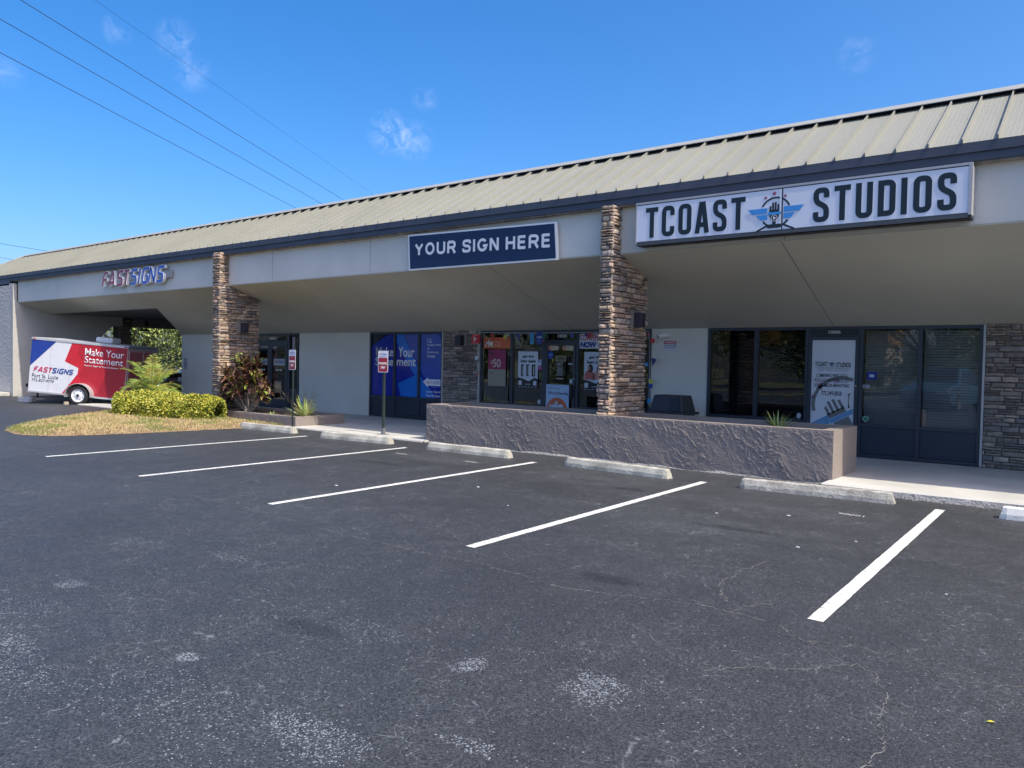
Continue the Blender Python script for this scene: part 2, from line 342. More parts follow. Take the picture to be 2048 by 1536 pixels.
# ------------------------------------------------------------------ stacked stone
STONE_COLS = [(.46, .34, .23), (.40, .29, .21), (.30, .235, .17), (.36, .27, .19), (.26, .20, .155), (.33, .225, .165), (.22, .19, .165), (.40, .32, .24), (.28, .235, .20), (.34, .245, .19), (.19, .16, .14)]
STONE_GREY = [(.20, .17, .145), (.25, .21, .175), (.16, .14, .125), (.22, .18, .16), (.18, .165, .155), (.28, .24, .20)]
def stone_face(mb, O, U, N, W, H, cols, rng, seam=0.012, jut=(.015, .05), rowh=(.045, .10), lw=(.10, .36)):
    O, U, N = Vector(O), Vector(U), Vector(N); Z = Vector((0, 0, 1))
    z = 0
    while z < H-.01:
        h = min(rng.uniform(*rowh), H-z)
        if H-z-h < .03: h = H-z
        x = rng.uniform(-.12, 0)
        while x < W:
            w_ = rng.uniform(*lw); x0 = max(x, -.0); x1 = min(x+w_, W)
            if x1-x0 > .02:
                split = h > .06 and rng.random() < .35
                parts = [(z, h)] if not split else [(z, h*.5), (z+h*.5, h*.5)]
                for (zz, hh) in parts:
                    c = rng.choice(cols); kk = rng.uniform(.9, 1.55); c = tuple(q*kk for q in c)
                    j = rng.uniform(*jut); e = seam*.5; t = .007
                    def J(a=.006): return rng.uniform(-a, a)
                    xa = x0+(e if x0 > 0 else -j*.7); xb = x1-(e if x1 < W else -j*.7); za, zb = zz+e*.8, zz+hh-e*.8
                    if xb-xa < .015: continue
                    nx = max(2, int((xb-xa)/.06)+1); vs = []; 
                    back = []; front = []
                    for i in range(nx+1):
                        xx = xa+(xb-xa)*i/nx; jz = J(.005)
                        back.append((O+U*xx+Z*(za+jz), O+U*xx+Z*(zb+jz+J(.004))))
                    for i in range(nx+1):
                        xx = xa+(xb-xa)*i/nx; xx += t if i == 0 else (-t if i == nx else J(.01)); jj = j+J(.007)
                        zl = za+t+J(.003); zh = zb-t+J(.003)
                        edge = .55 if i in (0, nx) else 1
                        front.append((O+U*xx+Z*zl+N*(jj*edge), O+U*xx+Z*zh+N*(jj*edge), O+U*xx+Z*((zl+zh)/2)+N*(jj*edge+.006)))
                    vs = [q for b_ in back for q in b_]; k0 = len(vs); vs += [q for f_ in front for q in f_]
                    fs = []
                    for i in range(nx):
                        a, b_ = 2*i, 2*i+2; f0, f1 = k0+3*i, k0+3*i+3
                        fs += [(f0, f1, f1+2, f0+2), (f0+2, f1+2, f1+1, f0+1), (a, b_, f1, f0), (a+1, f0+1, f1+1, b_+1)]
                    fs += [(0, k0, k0+2, k0+1, 1), (2*nx, 2*nx+1, k0+3*nx+1, k0+3*nx+2, k0+3*nx)]
                    mb.add(vs, fs, c)
            x += w_
        z += h
def stone_column(name, x0, x1, y0, y1, z0, z1, parent, cols, seed, faces='fr'):
    rng = random.Random(seed); core = MB().box(x0+.02, x1-.02, y0+.02, y1-.02, z0, z1)
    mb = MB()
    H = z1-z0
    if 'f' in faces: stone_face(mb, (x0+.02, y0+.02, z0), (1, 0, 0), (0, -1, 0), x1-x0-.04, H, cols, rng)
    if 'r' in faces: stone_face(mb, (x1-.02, y0+.02, z0), (0, 1, 0), (1, 0, 0), y1-y0-.04, H, cols, rng)
    if 'l' in faces: stone_face(mb, (x0+.02, y1-.02, z0), (0, -1, 0), (-1, 0, 0), y1-y0-.04, H, cols, rng)
    if 'b' in faces: stone_face(mb, (x1-.02, y1-.02, z0), (-1, 0, 0), (0, 1, 0), x1-x0-.04, H, cols, rng)
    o = mb.build(name, STONE, parent); core.build('stone_core', MORTAR, o)
    return o

# ================================================================== SETTING
XR = 12.0          # the row of shops runs on past the right edge of the view
YW = 13.9          # storefront plane
g = MB().add([(-700, -700, -.02), (700, -700, -.02), (700, 700, -.02), (-700, 700, -.02)], [(0, 1, 2, 3)])
structure('ground', g, mat('dry_turf', (.11, .12, .05), .95, .3, .6), loc=(0, 0, -.02))
a = MB().add([(-75, -17, 0), (45, -17, 0), (45, 70, 0), (-75, 70, 0)], [(0, 1, 2, 3)])
structure('asphalt_lot', a, ASPH, loc=(0, 0, 0))
a = MB().add([(-200, -34, -.012), (200, -34, -.012), (200, -22, -.012), (-200, -22, -.012)], [(0, 1, 2, 3)])
structure('road', a, mat('road_asphalt', (.07, .07, .07), .85, .2, 2), loc=(0, -28, -.012))
# painted bay lines
LINEP = mat('line_paint', (.64, .64, .59), .7, .09, 20, .35, 120, dist=.004)
lp = LINEP.node_tree; pn = lp.nodes; pl_ = lp.links; pb = pn['Principled BSDF']
nn = pn.new('ShaderNodeTexNoise'); nn.inputs['Scale'].default_value = 26; nn.inputs['Detail'].default_value = 7; nn.inputs['Roughness'].default_value = .75
tt = pn.new('ShaderNodeTexCoord'); mp = pn.new('ShaderNodeMapping'); mp.inputs['Scale'].default_value = (.5, 1.6, 1); pl_.new(tt.outputs['Object'], mp.inputs[0]); pl_.new(mp.outputs[0], nn.inputs[0])
mr = pn.new('ShaderNodeMapRange'); mr.inputs[1].default_value = .53; mr.inputs[2].default_value = .61; mr.inputs[3].default_value = 0; mr.inputs[4].default_value = .75
pl_.new(nn.outputs[0], mr.inputs[0]); mxx = pn.new('ShaderNodeMix'); mxx.data_type = 'RGBA'
src = pb.inputs['Base Color'].links[0].from_socket; pl_.new(mr.outputs[0], mxx.inputs['Factor']); pl_.new(src, mxx.inputs['A']); mxx.inputs['B'].default_value = (.09, .09, .09, 1)
pl_.new(mxx.outputs['Result'], pb.inputs['Base Color'])
S = 2.74; NX = [-12.2485+i*S for i in range(5)]
NPX = [(-12.25, 4.77, -12.25, 9.47), (-9.51, 4.78, -9.51, 9.47), (-6.77, 4.77, -6.77, 9.50), (-4.03, 4.76, -4.03, 9.50), (-1.29, 4.76, -1.29, 9.48)]
for i, (xa, ya, xb, yb) in enumerate(NPX):
    rg = random.Random(i); n = 60; mb = MB(); vs = []
    for k in range(n+1):
        t = k/n; x = xa+(xb-xa)*t; y = ya+(yb-ya)*t; wv = .048+rg.uniform(-.002, .002)
        vs += [(x-wv, y, .004), (x+wv, y, .004)]
    mb.add(vs, [(2*k, 2*k+1, 2*k+3, 2*k+2) for k in range(n)])
    structure('parking_line', mb, LINEP)
structure('parking_line', MB().add([(1.4, 4.76, .004), (1.5, 4.76, .004), (1.5, 9.5, .004), (1.4, 9.5, .004)], [(0, 1, 2, 3)]), LINEP)
# long cracks
CR = mat('crack_fill', (.17, .165, .155), .95, .5, 25)
CRACKS = [[(-7.85, 4.51), (-7.31, 4.48), (-6.91, 4.51), (-6.31, 4.45), (-5.82, 4.43), (-5.18, 4.37), (-4.69, 4.38), (-4.21, 4.37), (-3.69, 4.42), (-3.23, 4.38), (-2.84, 4.31), (-2.47, 4.41), (-2.17, 4.53), (-1.95, 4.59), (-1.75, 4.57), (-1.53, 4.57), (-1.43, 4.54), (-1.33, 4.41), (-1.23, 4.35), (-1.1, 4.26), (-.98, 4.19), (-.93, 4.2), (-.82, 4.13), (-.8, 4.02), (-.72, 3.9), (-.71, 3.77), (-.69, 3.6), (-.62, 3.3), (-.66, 3.1)],
          [(-2.06, 5.32), (-2.04, 5.12), (-1.9, 4.84), (-1.8, 4.72)], [(-2.0, 5.99), (-2.02, 5.67), (-2.08, 5.6), (-2.03, 5.39), (-2.04, 5.28)],
          [(-1.75, 4.57), (-1.72, 4.75), (-1.60, 4.9)], [(-1.08, 4.4), (-1.02, 4.45), (-.87, 4.47), (-.7, 4.45), (-.61, 4.37), (-.57, 4.3), (-.47, 4.31), (-.35, 4.34), (-.22, 4.43), (.2, 4.4)],
          [(-1.23, 4.35), (-1.15, 4.42), (-1.08, 4.4)], [(-.93, 4.2), (-1.1, 3.95), (-1.35, 3.8), (-1.5, 3.6)]]
mb = MB(); rg = random.Random(3)
for pts in CRACKS:
    P = []
    for (x0, y0), (x1, y1) in zip(pts, pts[1:]):
        L = math.hypot(x1-x0, y1-y0); n = max(2, int(L/.022))
        for k in range(n): P.append((x0+(x1-x0)*k/n+rg.gauss(0, .009), y0+(y1-y0)*k/n+rg.gauss(0, .009)))
    P.append(pts[-1]); F = Flat((0, 0, 0), (1, 0, 0), (0, 1, 0))
    run = []
    for p in P:
        run.append(p)
        if len(run) > 3 and rg.random() < .12:
            F.ribbon(mb, run, rg.uniform(.001, .0042), .0015, .003); run = [p] if rg.random() < .6 else []
    if len(run) > 2: F.ribbon(mb, run, .003, .0015, .004)
structure('asphalt_cracks', mb, CR)
# small stencilled bay marks, upside down to the viewer, mostly worn off
STW = mat('worn_stencil', (.32, .32, .31), .8, .6, 60)
for (x, y) in ((-1.97, 8.47), (-8.92, 8.78), (-7.48, 8.83)):
    o = text('stencil_marking', '10006' if x > -3 else '10004', STW, None, (x, y, .003), (-1, 0, 0), (0, -1, 0), -.13, .13, -.05, .05, .001, .02); tag(o, kind='structure')
# litter flecks
# pavement (sheet with a gentle fall, a real kerb step on the right)
def pave(x0, x1, yf, zf0, zf1, nm):
    mb = MB(); n = 24; vs = []
    for i in range(n+1):
        x = x0+(x1-x0)*i/n; z = zf0+(zf1-zf0)*i/n; jy = random.uniform(-.012, .012)
        vs += [(x, yf+jy-.02, 0), (x, yf+jy, z-.012), (x, yf+jy+.02, z), (x, 14.0, .03)]
    fs = []; 
    for i in range(n):
        a, b = 4*i, 4*i+4
        for k in range(3): fs.append((a+k, b+k, b+k+1, a+k+1))
    mb.add(vs, fs); mb.mi = [1 if i % 3 == 0 else 0 for i in range(len(fs))]
    mb.add([(x0, yf, 0), (x0, yf+.02, zf0), (x0, 14, .03), (x0, 14, 0)], [(0, 1, 2, 3)]); mb.add([(x1, yf, 0), (x1, yf+.02, zf1), (x1, 14, .03), (x1, 14, 0)], [(0, 1, 2, 3)])
    o = mb.build(nm, [SIDEWALK, WALK_EDGE], loc=(0, 0, 0)); return tag(o, kind='structure')
pave(-24.7, -9.9, 10.32, .035, .035, 'sidewalk'); pave(-9.9, -2.70, 10.46, .04, .06, 'sidewalk'); pave(-2.70, XR, 10.03, .075, .11, 'sidewalk')
# pavement joints
mb = MB()
for x in (-12.6, -10.9, -2.2, .3, 2.8): mb.box(x-.004, x+.004, 10.4 if x < -5 else 10.08, 13.8, .02, .045 if x < -5 else .075)
structure('kerb', MB().box(-36, -30.25, 10.05, 10.62, 0, .13), CONC, bevel=.02)

# grass island
isl = [(-16.1, 5.72), (-15.7, 5.78), (-15.2, 6.05), (-14.9, 6.8), (-14.72, 7.6), (-14.6, 8.6), (-14.5, 9.4), (-14.25, 10.0), (-14.1, 10.40), (-18.3, 10.5), (-20.9, 10.5), (-20.8, 9.9), (-20.3, 9.3), (-19.6, 8.2), (-18.6, 7.1), (-17.6, 6.3), (-16.9, 5.85)]
def inside(x, y, P=isl):
    c = False; j = len(P)-1
    for i in range(len(P)):
        if (P[i][1] > y) != (P[j][1] > y) and x < (P[j][0]-P[i][0])*(y-P[i][1])/(P[j][1]-P[i][1])+P[i][0]: c = not c
        j = i
    return c
def edge_d(x, y):
    m = 9
    for i in range(len(isl)):
        a = Vector(isl[i]); b = Vector(isl[(i+1) % len(isl)]); p = Vector((x, y)); ab = b-a; t = max(0, min(1, (p-a).dot(ab)/ab.length_squared)); m = min(m, (p-a-ab*t).length)
    return m
mb = MB(); GX, GY = 70, 52; idx = {}
def gz(x, y):
    e = edge_d(x, y) if inside(x, y) else 0
    return min(1, e/.35)*.07+.03*noise.noise((x*1.1, y*1.1, 0))*min(1, e/.4)+ (0.006 if e > 0 else 0)
cx, cy = -17.3, 8.4
ring = []
for i in range(len(isl)):
    a, b = isl[i], isl[(i+1) % len(isl)]
    for k in range(8): t = k/8; ring.append((a[0]+(b[0]-a[0])*t+random.uniform(-.03, .03), a[1]+(b[1]-a[1])*t+random.uniform(-.03, .03)))
nr = len(ring); LV = [0, .04, .1, .2, .35, .55, .78, 1]
vs = []
for lv in LV: vs += [(x+(cx-x)*lv, y+(cy-y)*lv, (.004 if lv == 0 else gz(x+(cx-x)*lv, y+(cy-y)*lv)+.012)) for x, y in ring]
fs = [(j*nr+i, j*nr+(i+1) % nr, (j+1)*nr+(i+1) % nr, (j+1)*nr+i) for j in range(len(LV)-1) for i in range(nr)]
mb.add(vs, fs); structure('grass_island', mb, mat('dry_lawn_soil', (.30, .21, .115), .95, .3, 9, 1.0, 60, dist=.03), loc=(cx, cy, 0), smooth=True)
mb = MB(); rg = random.Random(11)
GC = [(.52, .40, .19), (.46, .34, .16), (.38, .33, .12), (.56, .45, .24), (.20, .26, .06), (.26, .30, .08)]
k = 0
while k < 34000:
    x = rg.uniform(-21, -14.1); y = rg.uniform(5.6, 10.45)
    if not inside(x, y): continue
    e = edge_d(x, y)
    gn = noise.noise((x*1.6, y*1.6, 3))
    if e < .05 and rg.random() < .6: continue
    k += 1
    green = gn > .18 or (x > -16.9 and y < 6.1)
    c = rg.choice(GC[4:] if (green and rg.random() < .75) else GC[:4]); q = rg.uniform(.7, 1.15); c = tuple(t*q for t in c)
    h = rg.uniform(.02, .055)*(1.5 if green else 1)*(1.6 if rg.random() < .04 else 1); an = rg.uniform(0, 6.28); wd = rg.uniform(.004, .009); lx, ly = rg.uniform(-.04, .04), rg.uniform(-.04, .04)
    z = gz(x, y)+.008; dx, dy = math.cos(an)*wd, math.sin(an)*wd
    mb.add([(x-dx, y-dy, z), (x+dx, y+dy, z), (x+lx, y+ly, z+h)], [(0, 1, 2)], c)
o = mb.build('lawn_grass', LEAF, loc=(cx, cy, 0)); tag(o, 'dry straw coloured grass with green tufts on the island', 'grass', kind='stuff')

# ================================================================== BUILDING
B = thing('shopping_plaza', (0, 12, 0), 'long single storey shopping plaza with sloped metal roof, stone columns and taupe soffit', 'building')
def zs(y): return 3.31+(2.25-3.31)*(y-10.78)/(13.9-10.78)
# beam
mb = MB().box(-30.12, XR, 10.82, 11.0, 3.315, 4.25); beam = mb.build('beam', STUCCO, B)
for x in (-26.9, -15.35, -12.0, -3.5, 0.6): MB().box(x-.004, x+.004, 10.8175, 10.83, 3.32, 4.06).build('control_joint', mat('joint_grey', (.22, .215, .2), .9), beam)  # thin grey strips for the control joints
# soffit
mb = MB()
def slab(P, th=.10):
    n = len(P); vs = [(x, y, zs(y)) for x, y in P]+[(x, y, zs(y)+th) for x, y in P]
    mb.add(vs, [tuple(range(n))[::-1], tuple(range(n, 2*n))]+[(i, (i+1) % n, (i+1) % n+n, i+n) for i in range(n)])
slab([(-22.54, 10.825), (XR, 10.825), (XR, 13.89), (-22.54, 13.89)]); slab([(-30.12, 10.825), (-22.545, 10.825), (-22.545, 11.83), (-30.12, 11.83)]); slab([(-22.545, 11.83), (-22.545, 13.89), (-24.8, 13.89)])
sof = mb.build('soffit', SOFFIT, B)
for x in (-19.5, -14.25, -8.88, -3.55, 1.8):
    MB().add([(x-.005, 10.84, zs(10.84)-.002), (x+.005, 10.84, zs(10.84)-.002), (x-.045, 13.88, zs(13.88)-.002), (x-.055, 13.88, zs(13.88)-.002)], [(0, 1, 2, 3)]).build('soffit_joint', mat('soffit_joint', (.12, .115, .1), .9), sof)
# fascia
mb = MB().box(-35.5, XR, 10.655, 10.77, 4.155, 4.27).box(-35.47, XR, 10.68, 10.775, 4.05, 4.152)
fas = mb.build('fascia', FASCIA, B)
mb = MB().box(-30.2, XR, 10.700, 10.819, 4.030, 4.047)
mb.build('fascia_trim', mat('peeling_trim', (.24, .21, .18), .9, .5, 7), fas)
MB().box(-35.45, -30.45, 10.66, 10.78, 3.90, 4.046).build('fascia_board', FASCIA, fas)
# roof
E0 = Vector((0, 10.66, 4.275)); RT = Vector((0, 12.42, 5.31)); sl_ = (RT-E0)
XL, XH = -35.5, -33.8
mb = MB()
nrm = Vector((0, -sl_.z, sl_.y)).normalized()
mb.add([(XL, E0.y, E0.z), (XR, E0.y, E0.z), (XR, RT.y, RT.z), (XH, RT.y, RT.z)], [(0, 1, 2, 3)])
mb.add([(XL, E0.y, E0.z), (XH, RT.y, RT.z), (XH, 14.2, 4.3), (XL, 14.2, 4.3)], [(0, 1, 2, 3)])
mb.add([(XH, RT.y, RT.z), (XR, RT.y, RT.z), (XR, 14.4, 4.5), (XH, 14.4, 4.5)], [(0, 1, 2, 3)])
x = -.987-.3655*94; 
while x < XR-.1:
    top = 1.0
    if x < XH: top = max(.02, (x-XL)/(XH-XL))
    if x > XL+.05:
        a = E0+Vector((x, 0, 0))-sl_.normalized()*.012; b = E0+sl_*top+Vector((x, 0, 0)); wd = .007; hh = .055
        vs = []
        for p in (a, b):
            for s_ in (-1, 1): vs.append(p+Vector((s_*wd, 0, 0)))
            for s_ in (-.9, .9): vs.append(p+Vector((s_*wd, 0, 0))+nrm*hh)
        mb.add(vs, [(0, 1, 3, 2), (4, 6, 7, 5), (0, 2, 6, 4), (1, 5, 7, 3), (2, 3, 7, 6)])
        for kx in (.075, .13, .185, .24, .295):     # shallow pan striations
            p0 = E0+Vector((x+kx, 0, 0)); p1 = E0+sl_*min(1, top)+Vector((x+kx, 0, 0)); q = .006
            mb.add([p0+Vector((-q, 0, 0)), p0+Vector((q, 0, 0)), p0+nrm*.0022, p1+Vector((-q, 0, 0)), p1+Vector((q, 0, 0)), p1+nrm*.0022], [(0, 2, 5, 3), (2, 1, 4, 5)])
    x += .3655
roof = mb.build('roof', ROOF, B)
CAPM = mat('ridge_cap_steel', (.33, .33, .30), .5, .06)
mb = MB(); xx = XH
while xx < XR:
    x1 = min(xx+3.05, XR); mb.prism([(12.335, 5.345), (12.435, 5.425), (12.60, 5.425), (12.60, 5.415), (12.438, 5.415), (12.337, 5.335)], xx, x1-.006, 'x'); xx = x1
cap = mb.build('ridge_cap', CAPM, roof)
MB().box(XH, XR, 12.46, 12.60, 5.24, 5.405).build('ridge_gap_shade', mat('gap_shade_dark', (.02, .025, .045), .7), roof)  # dark strip standing in for the shadow under the ridge cap
hv = Vector((XL, E0.y, E0.z)), Vector((XH, 12.42, 5.36)); mbh = MB(); mbh.tube([hv[0]+Vector((0, 0, .02)), hv[1]], .05, 6); mbh.build('hip_cap', CAPM, roof)
MB().box(-33.7, XR, 14.2, 26, 4.3, 4.42).build('flat_roof', mat('membrane', (.35, .35, .34), .9), roof)
# walls
def wall(x0, x1, y0=YW, z1=2.26, nm='wall'): return MB().box(x0, x1, y0, y0+.18, .0, z1+.6).build(nm, STUCCO, B)
wall(-24.8, -20.66); wall(-18.385, -15.365); wall(-7.085, -5.885); wall(3.2, XR)
MB().box(-36, -30.36, 10.66, 10.9, 0, 3.95).build('end_wall', mat('rough_stucco', (.52, .50, .47), .9, .06, 2, 1.0, 14, dist=.05), B)
mb = MB().prism([(10.66, 0), (13.62, 0), (13.62, 2.17), (14.10, 2.63), (14.45, 2.63), (14.45, 3.4), (10.78, 3.31), (10.78, 3.95), (10.66, 3.95)], -30.355, -30.12, 'x'); mb.build('side_wall', mat('stucco_paint_shaded', (.50, .48, .43), .9, .08, 1.5, .4, 40), B)  # same paint as the other walls, colour darkened for the carport shade
mb = MB().box(-24.8, -24.6, 14.08, 26, 0, 4.28).box(-24.6, XR, 25.8, 26, 0, 4.28).box(XR-.2, XR, 14.1, 25.8, 0, 4.28).build('shell_wall', STUCCO, B)
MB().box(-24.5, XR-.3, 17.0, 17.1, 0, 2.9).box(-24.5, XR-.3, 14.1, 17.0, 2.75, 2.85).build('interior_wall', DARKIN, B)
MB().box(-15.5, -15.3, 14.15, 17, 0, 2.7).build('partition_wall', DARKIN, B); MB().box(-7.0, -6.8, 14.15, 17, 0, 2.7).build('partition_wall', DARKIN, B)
# drive-through: ceiling, side beam, back beam
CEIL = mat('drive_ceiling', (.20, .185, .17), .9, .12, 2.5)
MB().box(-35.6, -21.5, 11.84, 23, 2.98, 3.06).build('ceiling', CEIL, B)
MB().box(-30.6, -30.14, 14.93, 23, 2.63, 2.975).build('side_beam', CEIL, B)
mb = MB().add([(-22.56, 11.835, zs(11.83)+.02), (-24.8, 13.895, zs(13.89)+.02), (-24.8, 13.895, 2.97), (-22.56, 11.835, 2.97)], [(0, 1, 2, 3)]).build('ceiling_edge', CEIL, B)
# columns
c1 = stone_column('stone_column', -17.43, -17.13, 10.57, 11.70, .10, 4.10, B, STONE_COLS, 1, 'frl')
c2 = stone_column('stone_column', -6.325, -6.105, 10.57, 11.77, .45, 4.045, B, STONE_COLS, 2, 'frl')
c3 = stone_column('stone_column', -30.93, -30.37, 14.46, 14.92, 0, 2.97, B, STONE_GREY, 3, 'fr')
mb = MB(); rg = random.Random(5)
stone_face(mb, (-12.69, YW-.03, .03), (1, 0, 0), (0, -1, 0), 1.10, 2.26, STONE_GREY, rg, jut=(.01, .03)); p1 = mb.build('stone_veneer', STONE, B)
MB().box(-12.69, -11.585, YW-.03, YW+.15, 0, 2.8).build('stone_core', MORTAR, p1)
mb = MB(); stone_face(mb, (-1.33, YW-.03, .03), (1, 0, 0), (0, -1, 0), 4.5, 2.30, STONE_GREY, rg, jut=(.01, .035)); p2 = mb.build('stone_veneer', STONE, B)
MB().box(-1.33, 3.18, YW-.03, YW+.15, 0, 2.8).build('stone_core', MORTAR, p2)
TRIM = mat('grey_trim', (.42, .43, .43), .5, .04)
for (x0, x1) in ((-11.575, -11.535), (-1.378, -1.345), (-12.735, -12.702)): MB().box(x0, x1, YW-.05, YW+.05, .04, 2.255).build('trim_strip', TRIM, B)

# storefronts ------------------------------------------------------
def bars(mb, vs_, hs, x0, x1, z0, z1, y0=YW-.02, y1=YW+.08):
    for (a, b) in vs_: mb.box(a, b, y0, y1, z0, z1)
    return mb
def storefront(nm, x0, x1, mull, rails, z0=.045, z1=2.25, fw=.05, label=None):
    """mull: list of (xa,xb); rails: list of (za,zb) run between all verticals"""
    ver = [(x0, x0+fw)]+list(mull)+[(x1-fw, x1)]
    mb = MB()
    for a, b in ver: mb.box(a, b, YW-.022, YW+.08, z0, z1)
    for (a, b), (c, d_) in zip(ver, ver[1:]):
        for (za, zb) in [(z0, z0+.05), (z1-.05, z1)]+rails: mb.box(b+.0005, c-.0005, YW-.018, YW+.075, za, zb)
    return mb.build(nm, FRAME, B), ver
def pane(parent, x0, x1, z0, z1, m=None, y=YW+.02): return MB().box(x0, x1, y, y+.008, z0, z1).build('pane', m or GLASS, parent)
def panel(parent, x0, x1, z0, z1): return MB().box(x0, x1, YW+.005, YW+.03, z0, z1).build('lower_panel', PANEL, parent)
def handle(parent, x, z0, z1, sgn=1):
    return MB().tube([(x, YW-.05, z0), (x, YW-.11, z0), (x, YW-.11, z1), (x, YW-.05, z1)], .012, 8).build('handle', BLACKM, parent)
# A: entrance 10000
wA, v = storefront('shop_window', -20.66, -18.41, [(-18.90, -18.82)], [])
pane(wA, -18.81, -18.47, .62, 2.19, GLASSD); panel(wA, -18.81, -18.47, .10, .56); MB().box(-18.82, -18.46, YW-.02, YW+.07, .565, .615).build('rail', FRAME, wA)
MB().box(-20.61, -18.905, YW-.02, YW+.07, 1.97, 2.03).build('transom_bar', FRAME, wA); pane(wA, -20.60, -18.91, 2.035, 2.195, GLASSD)
text('lettering', '10000', WHITE, wA, (0, YW+.018, 0), (1, 0, 0), (0, 0, 1), -19.86, -19.52, 2.065, 2.165, .002, .01)
def door(x0, x1, z1, st, m=GLASSD, hx=None, parent=B, rail0=.25):
    mb = MB(); z0 = .05
    mb.box(x0, x0+st, YW-.03, YW+.03, z0, z1).box(x1-st, x1, YW-.03, YW+.03, z0, z1)
    mb.box(x0+st, x1-st, YW-.028, YW+.028, z1-st, z1).box(x0+st, x1-st, YW-.028, YW+.028, z0, z0+rail0)
    dd = mb.build('door', FRAME, parent); MB().box(x0+st, x1-st, YW-.006, YW+.006, z0+rail0, z1-st).build('pane', m, dd)
    if hx is not None: handle(dd, hx, .87, 1.10)
    return dd
dA1 = door(-20.60, -19.785, 1.965, .09, hx=-19.88); dA2 = door(-19.775, -18.91, 1.965, .10, hx=-19.62)
SGR = mat('sticker_red', '#a8323f', .5); SGB = mat('sticker_blue', '#2c3f8c', .5); WHD = mat('frosted_vinyl', (.42, .44, .46), .5, .1)
for dd, xa, xb in ((dA1, -20.45, -19.92), (dA2, -19.60, -19.05)):
    MB().box(xa, xb, YW-.010, YW-.008, 1.30, 1.50).build('vinyl_band', WHD, dd)
    text('lettering', 'FAST', SGR, dd, (0, YW-.0105, 0), (1, 0, 0), (0, 0, 1), xa+.04, xa+.25, 1.37, 1.44, .001, .02, .25)
    text('lettering', 'SIGNS', SGB, dd, (0, YW-.0105, 0), (1, 0, 0), (0, 0, 1), xa+.27, xb-.03, 1.37, 1.44, .001, .02, .25)
    F = Flat((0, YW-.008, 0)); mb = MB()
    for i in range(5): F.disc(mb, xa+.12+i*.07, 1.16, .024, .024, 0, .002, 14)
    mb.build('icon_row', WHITE, dd)
MB().box(-18.73, -18.60, YW+.012, YW+.016, 1.62, 2.15).build('vinyl_band', mat('sidelight_vinyl', (.34, .30, .34), .5, .2, 8), wA)
# C: printed windows
BL0, BL1, BL2, BL3 = mat('print_navy', (.008, .028, .32), .18, .1, 2, spec=.6), mat('print_blue', (.012, .17, .62), .18, .08, 2, spec=.6), mat('print_violet', (.05, .10, .42), .18, .1, 2, spec=.6), mat('print_dark', (.004, .006, .035), .18, .1, spec=.6)
wC, v = storefront('shop_window', -15.365, -12.74, [(-14.47, -14.40), (-13.59, -13.52)], [(.535, .59)])
for x0, x1 in ((-15.31, -14.475), (-14.395, -13.595), (-13.515, -12.795)):
    pane(wC, x0, x1, .595, 2.195, BL0); panel(wC, x0, x1, .10, .53)
F = Flat((0, YW+.019, 0))
def clip_poly(P, x0, x1, z0, z1):
    for ax, val, sg in ((0, x0, 1), (0, x1, -1), (1, z0, 1), (1, z1, -1)):
        Q = []
        for i in range(len(P)):
            a, b = P[i], P[(i+1) % len(P)]; ia = (a[ax]-val)*sg >= 0; ib = (b[ax]-val)*sg >= 0
            if ia: Q.append(a)
            if ia != ib:
                t = (val-a[ax])/(b[ax]-a[ax]); Q.append((a[0]+(b[0]-a[0])*t, a[1]+(b[1]-a[1])*t))
        P = Q
        if len(P) < 3: return []
    return P
PX = [(-15.31, -14.475), (-14.395, -13.595), (-13.515, -12.795)]
def clipped(P, m, nm, o0, which=(0, 1, 2)):
    mb = MB(); any_ = False
    for i in which:
        Q = clip_poly(P, PX[i][0], PX[i][1], .596, 2.194)
        if Q: F.poly(mb, Q, o0, o0+.001); any_ = True
    if any_: mb.build(nm, m, wC)
clipped([(-15.4, 2.3), (-14.7, 2.2), (-15.4, 1.85)], BL3, 'printed_shape', .001)
clipped([(-14.36, 2.3), (-14.22, 2.3), (-13.45, 1.12), (-12.9, .55), (-14.18, .55), (-14.32, .92), (-13.72, 1.15), (-14.38, 2.0)], BL1, 'printed_shape', .001, (1,))
clipped([(-14.20, 2.3), (-13.0, 2.3), (-12.7, 1.9), (-12.7, .9), (-13.1, .85), (-13.45, 1.2)], BL2, 'printed_shape', .0025, (1, 2))
clipped([(-13.55, 1.15), (-13.15, .8), (-12.9, .5), (-13.6, .5)], BL1, 'printed_shape', .001, (2,))
PW = mat('print_white', (.80, .82, .86), .4, .03)
def ctext(s, x0, x1, z0, z1, bold=.012, m=PW, **k): return text('lettering', s, m, wC, F.P(0, 0, .004), (1, 0, 0), (0, 0, 1), x0, x1, z0, z1, .0015, bold, **k)
ctext('Make', -15.15, -14.49, 1.62, 1.86, .02); ctext('Your', -14.32, -13.74, 1.61, 1.87, .02); ctext('State', -15.17, -14.49, 1.375, 1.60, .02); ctext('ment', -14.37, -13.68, 1.375, 1.575, .02)
ctext('Locally owned', -13.29, -12.82, 1.885, 1.955); ctext('&', -13.28, -13.22, 1.81, 1.86, 0); ctext('Community', -13.29, -12.90, 1.70, 1.77); ctext('Minded', -13.29, -13.03, 1.61, 1.675)
ctext('Custom Signs &', -13.31, -12.81, .715, .785); ctext('Visual Solutions', -13.31, -12.80, .625, .69)
mb = MB(); F.poly(mb, [(-13.42, 1.0), (-13.25, 1.11), (-13.25, 1.065), (-12.81, 1.065), (-12.81, .905), (-13.25, .905), (-13.25, .86)], .004, .0055); mb.build('printed_arrow', PW, wC)
